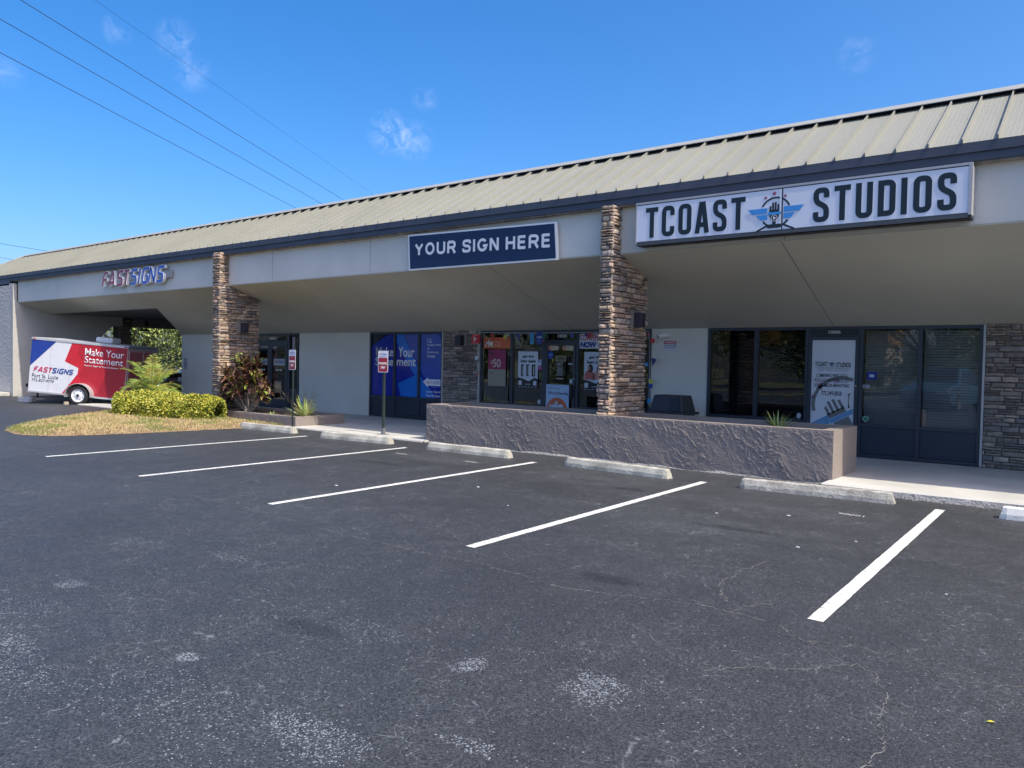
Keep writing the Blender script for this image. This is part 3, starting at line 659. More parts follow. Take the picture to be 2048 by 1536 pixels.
text('lettering', 'FAST', SGR, wC, F.P(0, 0, .0056), (1, 0, 0), (0, 0, 1), -13.32, -13.09, .945, 1.03, .001, .0, .3); text('lettering', 'SIGNS', SGB, wC, F.P(0, 0, .0056), (1, 0, 0), (0, 0, 1), -13.085, -12.84, .945, 1.03, .001, .0, .3)
mb = MB(); F.ribbon(mb, [(-13.29, 2.07), (-13.16, 2.07), (-13.16, 2.0), (-13.22, 2.0), (-13.24, 1.98), (-13.29, 2.0)], .008, .004, .0055, True); F.ribbon(mb, [(-13.2, 2.04), (-13.2, 1.985), (-13.14, 1.985)], .008, .0056, .007); mb.build('printed_icon', PW, wC)
# E: shop 10004
wE, v = storefront('shop_window', -11.53, -7.085, [(-10.645, -10.575), (-9.765, -9.66), (-8.86, -8.80), (-7.95, -7.88)], [])
for x0, x1 in ((-11.475, -10.65), (-10.57, -9.77), (-8.795, -7.955), (-7.875, -7.14)):
    pane(wE, x0, x1, .60, 2.195); panel(wE, x0, x1, .10, .54); MB().box(x0-.003, x1+.003, YW-.02, YW+.07, .543, .597).build('rail', FRAME, wE)
MB().box(-9.655, -8.865, YW-.02, YW+.07, 1.975, 2.035).build('transom_bar', FRAME, wE); pane(wE, -9.65, -8.87, 2.04, 2.195)
text('lettering', '10004', WHITE, wE, (0, YW+.018, 0), (1, 0, 0), (0, 0, 1), -9.37, -9.13, 2.085, 2.165, .002, .012)
dE = door(-9.65, -8.87, 1.97, .055, m=GLASS, hx=None); MB().box(-8.955, -8.915, YW-.09, YW-.032, .78, 1.05).build('handle', BLACKM, dE); MB().cyl((-8.90, YW-.035, 1.20), (0, 1, 0), .017, .012, 16).build('lock', STEEL, dE)
# G + H + I : studio
wG, v = storefront('shop_window', -5.885, -4.02, [(-4.985, -4.915)], [])
for x0, x1 in ((-5.83, -4.99), (-4.91, -4.075)):
    pane(wG, x0, x1, .62, 2.195, GLASS); panel(wG, x0, x1, .10, .56); MB().box(x0-.003, x1+.003, YW-.02, YW+.07, .563, .617).build('rail', FRAME, wG)
def blinds(parent, x0, x1, z0, z1, m, ang, pitch=.042, y=YW+.13):
    mb = MB(); z = z0
    while z < z1:
        dy, dz = .022*math.cos(ang), .022*math.sin(ang); j = random.uniform(-.0015, .0015)
        mb.add([(x0, y-dy, z-dz+j), (x1, y-dy, z-dz-j), (x1, y+dy, z+dz-j), (x0, y+dy, z+dz+j), (x0, y-dy, z-dz+j+.001), (x1, y-dy, z-dz-j+.001), (x1, y+dy, z+dz-j+.001), (x0, y+dy, z+dz+j+.001)],
               [(0, 1, 2, 3), (4, 7, 6, 5), (0, 4, 5, 1), (3, 2, 6, 7)]); z += pitch
    for xx in (x0+.12, (x0+x1)/2, x1-.12): mb.box(xx-.0015, xx+.0015, y-.024, y-.022, z0, z1)
    return mb.build('blind', m, parent)
blinds(wG, -5.82, -5.0, .62, 2.19, BLINDD, .3); blinds(wG, -4.9, -4.08, .62, 2.19, BLINDD, .3)
wI, v = storefront('shop_window', -3.17, -1.38, [(-2.285, -2.225)], [(.555, .61)])
for x0, x1 in ((-3.115, -2.29), (-2.22, -1.435)): pane(wI, x0, x1, .615, 2.195, GLASS); panel(wI, x0, x1, .10, .55)
blinds(wI, -3.11, -2.295, .62, 2.17, BLIND, 1.08, .044); blinds(wI, -2.215, -1.44, .62, 2.17, BLIND, 1.08, .044)
dH0 = MB().box(-4.018, -3.172, YW-.02, YW+.06, 2.085, 2.25).build('door_header', FRAME, B)
MB().box(-3.99, -3.20, YW-.026, YW-.021, 2.10, 2.215).build('header_panel', BLACKM, dH0)
text('lettering', '10006', WHITE, dH0, (0, YW-.0265, 0), (1, 0, 0), (0, 0, 1), -3.685, -3.485, 2.13, 2.185, .0015, .014)
DOORP = mat('door_print', (.62, .66, .72), .35, .05, 1.5)
dH = door(-4.012, -3.178, 2.08, .06, m=DOORP, hx=-3.30, rail0=.14); MB().cyl((-3.215, YW-.036, 1.24), (0, 1, 0), .016, .012, 16).build('lock', STEEL, dH)
MB().box(-3.95, -3.24, YW-.0155, YW-.008, .19, 1.955).build('printed_panel', DOORP, dH)
F = Flat((0, YW-.0157, 0)); GRY = mat('print_grey', (.16, .17, .175), .4, .05); DK = mat('print_black', (.03, .035, .045), .4, .05); PBL = mat('print_sky_blue', (.13, .30, .52), .4, .05); PPK = mat('print_pink', (.42, .24, .40), .4, .05)
mb = MB(); arc = [(-3.44+.47*math.cos(t*math.pi/24), .90+.47*math.sin(t*math.pi/24)) for t in range(8, 27)]
arc = [p for p in arc if -3.94 < p[0] < -3.25]; F.ribbon(mb, arc, .06, .0002, .0012); mb.build('printed_ring', GRY, dH)
def rotp(P, ang, cx, cz, k=1): return [(cx+(x*math.cos(ang)-z*math.sin(ang))*k, cz+(x*math.sin(ang)+z*math.cos(ang))*k) for x, z in P]
RA = R(28)
mb = MB()
for i, (a0, hgt) in enumerate(((-.155, .17), (-.07, .22), (.015, .22), (.10, .17))): F.poly(mb, clip_poly(rotp([(a0, .0), (a0+.05, .0), (a0+.05, hgt), (a0, hgt-(.03 if i == 0 else 0))], RA, -3.52, .78), -3.94, -3.25, .2, 1.95), .0013, .0022)
F.poly(mb, clip_poly(rotp([(-.155, -.06), (.15, -.06), (.15, .03), (-.155, .03)], RA, -3.52, .78), -3.94, -3.25, .2, 1.95), .0013, .0022)
F.poly(mb, clip_poly(rotp([(-.13, -.15), (.15, -.15), (.15, -.45), (0, -.5), (-.13, -.42)], RA, -3.52, .78), -3.94, -3.25, .2, 1.95), .0013, .0022); mb.build('printed_microphone', GRY, dH)
mb = MB(); F.poly(mb, clip_poly(rotp([(-.17, -.145), (.5, -.145), (.5, -.065), (-.17, -.065)], RA, -3.52, .78), -3.94, -3.25, .2, 1.95), .0024, .0033)
F.poly(mb, [(-3.94, .56), (-3.66, .72), (-3.62, .60), (-3.70, .42), (-3.94, .30)], .0013, .0022); mb.build('printed_wing', PBL, dH)
def star(F_, mb, cx, cz, r_, o0, o1, rot=0): F_.poly(mb, [(cx+(r_ if k % 2 == 0 else r_*.42)*math.sin(k*math.pi/5+rot), cz+(r_ if k % 2 == 0 else r_*.42)*math.cos(k*math.pi/5+rot)) for k in range(10)], o0, o1)
for q in ((-3.80, 1.22, .085, .2), (-3.54, 1.31, .06, -.2)): mb = MB(); star(F, mb, q[0], q[1], q[2], .0002, .0012, q[3]); mb.build('printed_star', PPK, dH)
mb = MB(); F.poly(mb, clip_poly([(-3.94+(.06 if k % 2 == 0 else .026)*math.sin(k*math.pi/5+.2), 1.02+(.06 if k % 2 == 0 else .026)*math.cos(k*math.pi/5+.2)) for k in range(10)], -3.949, -3.25, .2, 1.95), .0002, .0012)
mb.build('printed_star', PPK, dH)
def dtext(s, x0, x1, z0, z1, m=DK, bold=.006): return text('lettering', s, m, dH, F.P(0, 0, .0035), (1, 0, 0), (0, 0, 1), x0, x1, z0, z1, .001, bold)
dtext('TCOAST', -3.895, -3.685, 1.565, 1.645, bold=.02); dtext('STUDIOS', -3.545, -3.305, 1.555, 1.635, bold=.02)
mb = MB(); F.ribbon(mb, [(-3.615+.035*math.cos(k*math.pi/8), 1.60+.035*math.sin(k*math.pi/8)) for k in range(16)], .008, .0035, .0045, True); F.rect(mb, -3.665, -3.565, 1.602, 1.618, .0046, .0056); F.rect(mb, -3.625, -3.605, 1.57, 1.625, .0057, .0066); mb.build('printed_emblem', mat('print_navy_ink', (.05, .07, .2), .4), dH)
dtext('A FULL SERVICE COMMUNICATIONS & MARKETING AGENCY', -3.895, -3.305, 1.525, 1.545, GRY, 0); dtext('WEBCASTS . PODCASTS . VIDEO PRODUCTION', -3.86, -3.34, 1.485, 1.508, PPK, 0)
dtext('COMBINING WEBCAST &', -3.868, -3.355, 1.375, 1.435); dtext('PODCAST WITH TARGETED', -3.895, -3.33, 1.29, 1.35); dtext('SOCIAL MEDIA MARKETING', -3.90, -3.32, 1.205, 1.265); dtext('772.249.0858', -3.78, -3.44, 1.06, 1.135)

# ================================================================== SIGNS ON THE BEAM
# block-letter strokes on a unit-height cell
def glyph(ch, w_, t, rr):
    h = t/2; a, b, c, d_ = h, w_-h, h, 1-h; m = .5
    G = {'T': [[(0, d_), (w_, d_)], [(w_/2, d_-h*.98), (w_/2, 0)]], 'C': [[(b, .68), (b, d_), (a, d_), (a, c), (b, c), (b, .32)]],
         'O': [[(a, c), (a, d_), (b, d_), (b, c), 'X']], 'A': [[(h*.8, 0), (w_*.5-h*.32, 1)], [(w_-h*.8, 0), (w_*.5+h*.32, 1)], [(w_*.26, .27), (w_*.74, .27)]],
         'S': [[(b, .70), (b, d_), (a, d_), (a, .60), (b, .42), (b, c), (a, c), (a, .30)]], 'U': [[(a, 1), (a, c), (b, c), (b, 1)]],
         'D': [[(a, c), (a, d_), (b, d_), (b, c), 'X']], 'I': [[(h, 0), (h, 1)]]}
    out = []
    for st in G[ch]:
        cl_ = st[-1] == 'X'; st = st[:-1] if cl_ else st
        if ch == 'D': st = rnd_corners([st[0], st[1]]+st[2:], 0); st = [(a, c), (a, d_)]+rnd_corners([(a, d_), (b, d_), (b, c), (a, c)], rr)[1:-1]
        elif ch in 'COSU': st = rnd_corners(st, rr, cl_)
        out.append((st, cl_))
    return out
FST = {'F': (.62, [([(0, 0), (0, 1), (.62, 1)], .22), ([(.0, .50), (.55, .50)], 0)]), 'A': (.86, [([(0, 0), (.40, 1), (.50, 1), (.80, 0)], .04), ([(.2, .22), (.70, .22)], 0)]),
       'S': (.72, [([(.72, 1), (.02, 1), (.02, .54), (.66, .46), (.66, 0), (-.04, 0)], .2)]), 'T': (.62, [([(-.05, 1), (.66, 1)], 0), ([(.31, .93), (.31, 0)], 0)]),
       'I': (.14, [([(.07, 0), (.07, 1)], 0)]), 'G': (.80, [([(.76, 1), (.04, 1), (.04, 0), (.72, 0), (.72, .48), (.38, .48)], .22)]), 'N': (.74, [([(0, 0), (0, 1), (.70, 0), (.70, 1)], .03)])}
def italic(ch, X, Z, h, t, shear, sx=1.0):
    res = []
    for st, rr in FST[ch][1]:
        q = [(x, t/2/h+z*(1-t/h)) for x, z in st]; q = rnd_corners(q, rr) if rr else q
        res.append([(X+(x*sx+shear*z)*h, Z+z*h) for x, z in q])
    return res
RED_S = mat('sign_maroon', (.30, .03, .07), .35, .05); BLUE_S = mat('sign_blue', (.02, .10, .48), .35, .05); WHT_S = mat('sign_white', (.86, .86, .84), .45, .04)
FS = thing('channel_letter_sign', (-21.7, 10.74, 3.50), 'red and blue italic FASTSIGNS channel letters with white sides above the carport opening', 'sign')
FSX = [('F', -23.53, 1), ('A', -23.16, 1), ('S', -22.64, 1), ('T', -22.28, 1), ('S', -21.83, 2), ('I', -21.42, 2), ('G', -21.22, 2), ('N', -20.83, 2), ('S', -20.39, 2)]
for i, (ch, x0, cc) in enumerate(FSX):
    F = Flat((0, 10.765, 0)); mb = MB(); fm = MB(); k = 0
    for st in italic(ch, x0+.03, 3.503, .472, .090, .25, .86):
        F.ribbon(mb, st, .094, .0, .085-k*.0015); F.ribbon(fm, st, .074, .084, .0885+k*.001); k += 1
    l = mb.build('letter', WHT_S, FS); fm.build('letter_face', RED_S if cc == 1 else BLUE_S, l)
MB().box(-23.3, -19.72, 10.745, 10.778, 3.63, 3.83).build('raceway', mat('raceway', (.36, .36, .35), .5), FS)

YSn = thing('fascia_sign_panel', (-9.0, 10.76, 3.27), 'navy panel with white border and white capitals reading YOUR SIGN HERE', 'sign')
F = Flat((0, 10.765, 0)); NAVY = mat('sign_navy', (.0065, .022, .075), .45, .05); CRM = mat('sign_border', (.88, .87, .83), .5, .04)
mb = MB(); F.poly(mb, [(-10.76, 3.287), (-7.25, 3.270), (-7.30, 3.913), (-10.80, 3.985)], 0, .05); mb.build('border', CRM, YSn)
mb = MB(); F.poly(mb, [(-10.725, 3.318), (-7.285, 3.300), (-7.33, 3.885), (-10.765, 3.955)], .0505, .056); mb.build('panel', NAVY, YSn)
def grot(ch):
    E_ = [(.39+.39*math.cos(R(a)), .5+.5*math.sin(R(a))) for a in range(0, 360, 15)]
    D = {'Y': (.74, [[(0, 1), (.37, .45)], [(.74, 1), (.37, .45)], [(.37, .52), (.37, -.09)]]), 'O': (.80, [E_+['X']]), 'U': (.68, [rnd_corners([(0, 1.09), (0, 0), (.68, 0), (.68, 1.09)], .33)]),
         'R': (.70, [[(0, -.09), (0, 1.0)], rnd_corners([(-.0, 1), (.66, 1), (.66, .46), (0, .46)], .26), [(.40, .46), (.70, -.09)]]), 'S': (.64, [rnd_corners([(.64, .74), (.64, 1.0), (.02, 1.0), (.02, .55), (.64, .46), (.64, 0), (0, 0), (0, .27)], .26)]),
         'I': (.0, [[(0, -.09), (0, 1.09)]]), 'G': (.76, [[(.39+.39*math.cos(R(a)), .5+.5*math.sin(R(a))) for a in range(40, 330, 14)]+[(.76, .42), (.44, .42)]]), 'N': (.66, [[(0, -.09), (0, 1.09)], [(.66, -.09), (.66, 1.09)], [(.02, 1.05), (.64, -.05)]]),
         'H': (.66, [[(0, -.09), (0, 1.09)], [(.66, -.09), (.66, 1.09)], [(0, .52), (.66, .52)]]), 'E': (.56, [[(0, -.09), (0, 1.09)], [(0, 1.0), (.58, 1.0)], [(0, .52), (.54, .52)], [(0, 0), (.60, 0)]])}
    return D[ch]
F2 = Flat((-10.60, 10.765-.0565, 3.575), (1, 0, -.0245)); hh = .190; X = .02; tk = .050
tot = sum((grot(c)[0]+.42) if c != ' ' else .42 for c in 'YOUR SIGN HERE')-.42; kx = (3.21-tk)/(tot*hh)
for ch in 'YOUR SIGN HERE':
    if ch == ' ': X += .42*hh*kx; continue
    w_, sts = grot(ch); mb = MB()
    for n_, st in enumerate(sts):
        c_ = st[-1] == 'X'; st = st[:-1] if c_ else st
        F2.ribbon(mb, [(X+p[0]*hh*kx, .018+p[1]*hh) for p in st], tk, 0, .0012+n_*.0004, c_)
    mb.build('letter', CRM, YSn); X += (w_+.42)*hh*kx

TC = thing('cabinet_sign', (-3.34, 10.48, 3.32), 'long white lightbox sign with black letters TCOAST STUDIOS and a winged microphone emblem', 'sign')
Y0 = 10.20
CABM = mat('cabinet_brown', (.035, .033, .032), .5, .1); ALU = mat('cabinet_edge', (.50, .47, .44), .4, .06, metal=.3); FACE = mat('sign_face_white', (.74, .76, .82), .35, .03, 2)
MB().box(-5.50, -1.185, Y0+.02, 10.45, 3.298, 3.925).build('cabinet', CABM, TC)
mb = MB().box(-5.505, -1.18, Y0-.006, Y0+.05, 3.90, 3.93).box(-1.215, -1.179, Y0-.006, 10.445, 3.33, 3.8995).box(-5.506, -5.488, Y0-.005, Y0+.05, 3.33, 3.8995); mb.build('trim', ALU, TC)
MB().box(-5.487, -1.216, Y0, Y0+.019, 3.355, 3.887).build('face', FACE, TC); MB().box(-5.487, -1.216, Y0+.004, Y0+.08, 3.298, 3.352).build('lower_trim', mat('trim_dark', (.10, .10, .10), .5), TC)
MB().box(-3.350, -3.335, Y0-.005, Y0+.0, 3.355, 3.887).build('seam', mat('seam_dark', (.01, .02, .05), .5), TC); MB().box(-3.375, -3.352, Y0-.004, Y0+.0, 3.355, 3.887).build('seam_trim', WHT_S, TC)
INK = mat('sign_black', (.012, .020, .026), .4, .05)
def word(s, x0, x1, z0, h, t, rr, par, iw=.17):
    ws = [iw if c == 'I' else .46 for c in s]; gap = .145; tot = sum(ws)+gap*(len(s)-1); k = (x1-x0)/tot; x = x0
    for ch, w_ in zip(s, ws):
        F = Flat((0, Y0-.0006, 0)); mb = MB(); n = 0
        for st, cl_ in glyph(ch, w_, t, rr):
            F.ribbon(mb, [(x+p[0]*k, z0+p[1]*h) for p in st], t*h*.98, 0, .004+n*.0007, cl_); n += 1
        mb.build('letter', INK, par); x += (w_+gap)*k
word('TCOAST', -5.34, -3.84, 3.400, .440, .155, .13, TC); word('STUDIOS', -2.945, -1.335, 3.400, .440, .155, .13, TC)
F = Flat((0, Y0-.0006, 0)); EX, EZ = -3.43, 3.585
mb = MB()
F.ribbon(mb, [(EX+.195*math.cos(R(a)), EZ+.195*math.sin(R(a))) for a in range(22, 160, 6)], .022, 0, .003)
F.ribbon(mb, [(EX+.195*math.cos(R(a)), EZ+.195*math.sin(R(a))) for a in range(214, 240, 5)]+[(EX-.25, EZ-.235)], .024, 0, .003)
F.ribbon(mb, [(EX+.195*math.cos(R(a)), EZ+.195*math.sin(R(a))) for a in range(326, 300, -5)]+[(EX+.25, EZ-.235)], .024, 0, .003); mb.build('emblem_ring', INK, TC)
mb = MB(); MX = EX-.015
F.poly(mb, [(MX-.065, EZ+.035), (MX+.065, EZ+.035), (MX+.065, EZ-.04), (MX+.045, EZ-.085), (MX+.022, EZ-.105), (MX+.022, EZ-.155), (MX+.085, EZ-.155), (MX+.10, EZ-.18), (MX+.085, EZ-.205), (MX-.085, EZ-.205), (MX-.10, EZ-.18), (MX-.085, EZ-.155), (MX-.022, EZ-.155), (MX-.022, EZ-.105), (MX-.045, EZ-.085), (MX-.065, EZ-.04)], .0032, .0055)
for i, (a0, tp) in enumerate(((-.065, .095), (-.029, .13), (.005, .135), (.041, .105))): F.poly(mb, [(MX+a0, EZ+.034), (MX+a0+.024, EZ+.034), (MX+a0+.024, EZ+tp), (MX+a0, EZ+tp-(.02 if i == 0 else 0))], .0032, .0055)
mb.build('emblem_microphone', INK, TC)
SKYB = mat('sign_sky_blue', (.06, .30, .68), .35, .04); mb = MB()
for s_ in (-1, 1):
    F.poly(mb, [(EX+s_*.105, EZ+.065), (EX+s_*.37, EZ+.065), (EX+s_*.315, EZ-.005), (EX+s_*.115, EZ-.005)], .0032, .0057)
    F.poly(mb, [(EX+s_*.11, EZ-.022), (EX+s_*.255, EZ-.022), (EX+s_*.20, EZ-.09), (EX+s_*.105, EZ-.09)], .0032, .0057)
F.poly(mb, [(MX-.085, EZ+.005), (MX+.09, EZ+.005), (MX+.09, EZ-.03), (MX-.085, EZ-.03)], .0058, .0068); mb.build('emblem_wings', SKYB, TC)
mb = MB(); F.ribbon(mb, [(MX+.04*math.cos(k*math.pi/8), EZ-.075+.04*math.sin(k*math.pi/8)) for k in range(16)], .006, .0058, .0068, True); F.poly(mb, [(MX-.012, EZ-.10), (MX-.012, EZ-.05), (MX+.027, EZ-.075)], .0058, .0068); mb.build('emblem_play_mark', WHT_S, TC)
mb = MB(); star(F, mb, EX-.135, EZ+.205, .027, .0005, .003); star(F, mb, EX-.02, EZ+.25, .035, .0005, .003); star(F, mb, EX+.125, EZ+.205, .027, .0005, .003)
mb.build('emblem_stars', mat('sign_star', (.30, .05, .10), .4), TC)
KS = 10.55/10.20; TC.scale = (KS, 1, KS); TC.location = (TC.location.x*KS, TC.location.y+.35, CAMH+(TC.location.z-CAMH)*KS)

# ================================================================== PLANTERS
def rough_front(x0, x1, y, z0, z1, step, amp, nm, parent, tilt=0):
    nx = int((x1-x0)/step); nz = int((z1-z0)/step); vs = []
    for j in range(nz+1):
        for i in range(nx+1):
            x = x0+(x1-x0)*i/nx; z = z0+(z1-z0)*j/nz
            q = Vector(((x+z*.7)*9.5, (z-x*.25)*6.5, 1.7)); wv = noise.noise_vector(q*.6)*.8; q2 = q+wv
            a = abs(noise.noise(q2*1.7)); b = abs(noise.noise(q2*3.6+Vector((4, 7, 1))))
            c_ = abs(noise.noise(q2*.75+Vector((9, 2, 5)))); rdg = max(0, 1-a*6)*.7+max(0, 1-b*5)*.35+max(0, 1-c_*7)*.6; msk = max(.35, min(1, noise.noise(q*.33)*2.2+.85))
            e = min(1, i/2, (nx-i)/2, j/2, (nz-j)/2)
            vs.append((x, y-amp*rdg*msk*e-.004*noise.noise(q*.35), z))
    fs = [(j*(nx+1)+i, j*(nx+1)+i+1, (j+1)*(nx+1)+i+1, (j+1)*(nx+1)+i) for j in range(nz) for i in range(nx)]
    return MB().add(vs, fs).build(nm, PLANTER, parent, smooth=True)
def planter(nm, x0, x1, y0, y1, z1, th, soil, label, step, amp):
    t = thing(nm, ((x0+x1)/2, (y0+y1)/2, 0), label, 'planter')
    mb = MB().box(x0, x1, y0+.012, y0+th, 0, z1).box(x0, x0+th, y0+th+.0005, y1-th-.0005, 0, z1).box(x1-th, x1, y0+th+.0005, y1-th-.0005, 0, z1).box(x0, x1, y1-th, y1, 0, z1)
    mb.build('wall', PLANTER, t); rough_front(x0, x1, y0+.010, .001, z1-.002, step, amp, 'rough_face', t)
    n = 30; sv_ = [(x0+th+(x1-x0-2*th)*i/n, y0+th+(y1-y0-2*th)*j/6, soil+.03*noise.noise((i*.7, j*.9, 2))) for j in range(7) for i in range(n+1)]
    MB().add(sv_, [(j*(n+1)+i, j*(n+1)+i+1, (j+1)*(n+1)+i+1, (j+1)*(n+1)+i) for j in range(6) for i in range(n)]).build('soil', SOIL, t, smooth=True)
    return t
planter('planter_box', -9.975, -2.673, 10.44, 11.69, .713, .17, .60, 'long waist high mauve stucco planter around the foot of the nearer stone column', .0095, .0085)
planter('planter_box', -18.3, -13.80, 10.34, 11.72, .245, .15, .20, 'low mauve stucco planter holding the dark leafed shrub and striped leaf plant', .014, .007)

# ================================================================== WHEEL STOPS
STOPM = mat('wheel_stop_concrete', (.42, .41, .345), .92, .20, 3.5, .8, 45, dist=.008)
STOPD = mat('weathered_stop_concrete', (.36, .345, .30), .95, .35, 9, 1.0, 45, dist=.01)
def stop_mesh(L=1.76):
    mb = MB(); rg = random.Random(4); n = 26; prof = [(-.085, 0), (-.08, .05), (-.055, .115), (-.042, .125), (.042, .125), (.055, .115), (.08, .05), (.085, 0)]
    vs = []; m = len(prof)
    for i in range(n+1):
        x = -L/2+L*i/n; k = .80 if i in (0, n) else 1
        for (y, z) in prof:
            xx = x+(.035*(z/.125) if i == 0 else (-.035*(z/.125) if i == n else 0)); vs.append((xx, y*k+rg.uniform(-.002, .002), z*(.97 if i in (0, n) else 1)+rg.uniform(-.0015, .0015)*(z > 0)))
    fs = [(i*m+k, (i+1)*m+k, (i+1)*m+k+1, i*m+k+1) for i in range(n) for k in range(m-1)]+[tuple(range(m)), tuple(range(n*m, n*m+m))[::-1]]
    mb.add(vs, fs); return mb
SG = 'concrete wheel stops at the heads of the parking bays'
proto = stop_mesh().build('wheel_stop', STOPM, loc=(0, 0, 0))
SP = [(-13.72, 9.60, 2.2, 'plain concrete wheel stop in front of the low planter and lawn, farthest to the left'), (-10.97, 9.60, 5.5, 'pale wheel stop in front of the parking sign with the flanged foot'),
      (-8.22, 9.62, 1.2, 'scuffed wheel stop at the left end of the long tall planter'), (-5.37, 9.52, -4.6, 'clean pale wheel stop in front of the stone column in the tall planter'),
      (-2.63, 9.48, 4.0, 'stained pitted wheel stop by the right end of the tall planter'), (.14, 9.46, 1.5, 'wheel stop cut by the right edge of the photo beside the kerb')]
for i, (x, y, a, lb) in enumerate(SP):
    o = proto if i == 0 else proto.copy()
    if i: col.objects.link(o)
    if i in (0, 2): o.data = proto.data.copy(); o.data.materials.clear(); o.data.materials.append(mat('scuffed_stop_concrete', (.40, .385, .32), .92, .42, 5, .9, 45, dist=.01))
    if i == 4: o.data = proto.data.copy(); o.data.materials.clear(); o.data.materials.append(STOPD)
    if i == 5: o.data = proto.data.copy(); o.data.materials.clear(); o.data.materials.append(mat('painted_stop', (.62, .62, .58), .85, .08, 3, .6, 45, dist=.006))
    o.location = (x, y, .0005); o.rotation_euler = (0, 0, R(a)); tag(o, lb, 'wheel stop', SG)

# ================================================================== PARKING SIGNS
PRED = mat('sign_red', (.42, .03, .055), .4, .05)
def parking_sign(x, y, zb, rz, foot, label):
    t = thing('parking_sign', (x, y, zb), label, 'sign', 'reserved parking signs on posts')
    F = Flat((x, y-.032, 0)); W2, Z0, Z1 = .132, 1.275, 1.705
    def rr(w_, a, b, r_=.03): return rnd_corners([(-w_, a), (w_, a), (w_, b), (-w_, b)], r_, True, 4)
    if foot:
        MB().box(x-.022, x+.022, y-.022, y+.022, zb+.004, 1.70).build('post', POSTM, t)
        MB().box(x-.10, x+.10, y-.07, y+.07, zb+.001, zb+.010).box(x-.032, x+.032, y-.032, y+.032, zb+.0105, zb+.13).build('base_plate', STEEL, t)
    else:
        mb = MB()
        mb.prism([(x-.03, y-.012), (x-.012, y-.022), (x+.012, y-.022), (x+.03, y-.012), (x+.026, y-.004), (x+.010, y-.014), (x-.010, y-.014), (x-.026, y-.004)], zb, 1.70, 'z'); mb.build('post', POSTM, t)
    mb = MB(); F.poly(mb, rr(W2, Z0, Z1), 0, .004); b = mb.build('sign_board', WHT_S, t)
    mb = MB(); F.poly(mb, rr(W2-.014, Z0+.014, Z1-.135, .012), .0042, .0052); mb.build('red_field', PRED, b)
    text('lettering', 'FAST', PRED, b, F.P(0, 0, .0045), (1, 0, 0), (0, 0, 1), -.095, -.01, 1.625, 1.655, .001, .01, .25); text('lettering', 'SIGNS', BLUE_S, b, F.P(0, 0, .0045), (1, 0, 0), (0, 0, 1), -.005, .10, 1.625, 1.655, .001, .01, .25)
    MB().box(x-.09, x+.09, y-.0375, y-.0366, 1.595, 1.602).build('small_print', BLUE_S, b)
    text('lettering', 'PARKING', WHT_S, b, F.P(0, 0, .0055), (1, 0, 0), (0, 0, 1), -.108, .108, 1.425, 1.475, .001, .02); text('lettering', 'ONLY', WHT_S, b, F.P(0, 0, .0055), (1, 0, 0), (0, 0, 1), -.065, .065, 1.345, 1.395, .001, .02)
    for zz in (Z0+.02, Z1-.02): MB().cyl((x, y-.040, zz), (0, 1, 0), .007, .006, 10).build('bolt', STEEL, b)
    t.rotation_euler = (0, 0, R(rz)); return t
parking_sign(-13.60, 10.14, 0, -6, False, 'red and white parking only sign at the corner of the low planter')
parking_sign(-11.28, 10.58, .035, 4, True, 'red and white parking only sign in front of the blue windows')

# ================================================================== TRAILER
PIT = R(4.6); TA = math.atan2(.606, .795)
T = thing('cargo_trailer', (-24.34, 10.45, 0), 'enclosed cargo trailer wrapped in blue, white and red with Make Your Statement lettering', 'trailer', rz=TA)
TS0 = 1.615
def TP(s, dp, t): return Vector(((s-TS0)*math.cos(PIT)+t*math.sin(PIT), dp, .26-(s-TS0)*math.sin(PIT)+t*math.cos(PIT)))
TUX = (TP(1, 0, 0)-TP(0, 0, 0)); TUZ = (TP(0, 0, 1)-TP(0, 0, 0)); LT, HT, WT = 2.90, 1.60, 1.95
def tbox(mb, s0, s1, d0, d1, t0, t1):
    return mb.add([TP(s, dd, t) for t in (t0, t1) for (s, dd) in ((s0, d0), (s1, d0), (s1, d1), (s0, d1))], [(0, 3, 2, 1), (4, 5, 6, 7), (0, 1, 5, 4), (1, 2, 6, 5), (2, 3, 7, 6), (3, 0, 4, 7)])
TW, TBl, TRd, TDk = mat('wrap_white', (.66, .67, .69), .3, .04, 3, .12, 3, dist=.02, coat=.3), mat('wrap_blue', (.02, .05, .27), .3, .05, coat=.3), mat('wrap_red', (.52, .022, .035), .3, .05, coat=.3), mat('wrap_dark_red', (.26, .014, .026), .3, .05, coat=.3)
body = tbox(MB(), 0, LT, 0, WT, 0, HT).build('body', [TW], T, local=True)
TALU = mat('trailer_aluminium', (.58, .59, .60), .35, .05, metal=.4)
tbox(MB(), -.012, LT+.012, -.014, .05, HT-.035, HT+.028).build('top_rail', TALU, T, local=True); tbox(MB(), -.010, LT+.01, -.012, .05, -.03, .022).build('bottom_rail', TALU, T, local=True)
tbox(MB(), .0, LT, .02, WT-.02, HT+.002, HT+.035).build('roof_panel', mat('trailer_roof', (.45, .46, .46), .5, .1), T, local=True)
tbox(MB(), LT+.002, LT+.02, .0, WT, HT-.07, HT+.03).build('rear_header', mat('rear_header', (.14, .15, .16), .4), T, local=True)
rd = tbox(MB(), LT+.003, LT+.016, .06, WT-.06, .03, HT-.09).build('rear_door', TDk, T, local=True)
mb = MB(); tbox(mb, LT+.0165, LT+.026, .09, .105, .08, HT-.13); tbox(mb, LT+.0165, LT+.026, .09, WT-.1, HT-.13, HT-.118); tbox(mb, LT+.0165, LT+.026, WT/2-.006, WT/2+.006, .08, HT-.132); mb.build('door_seam', TALU, rd, local=True)
F = Flat(TP(0, 0, 0), TUX, TUZ)
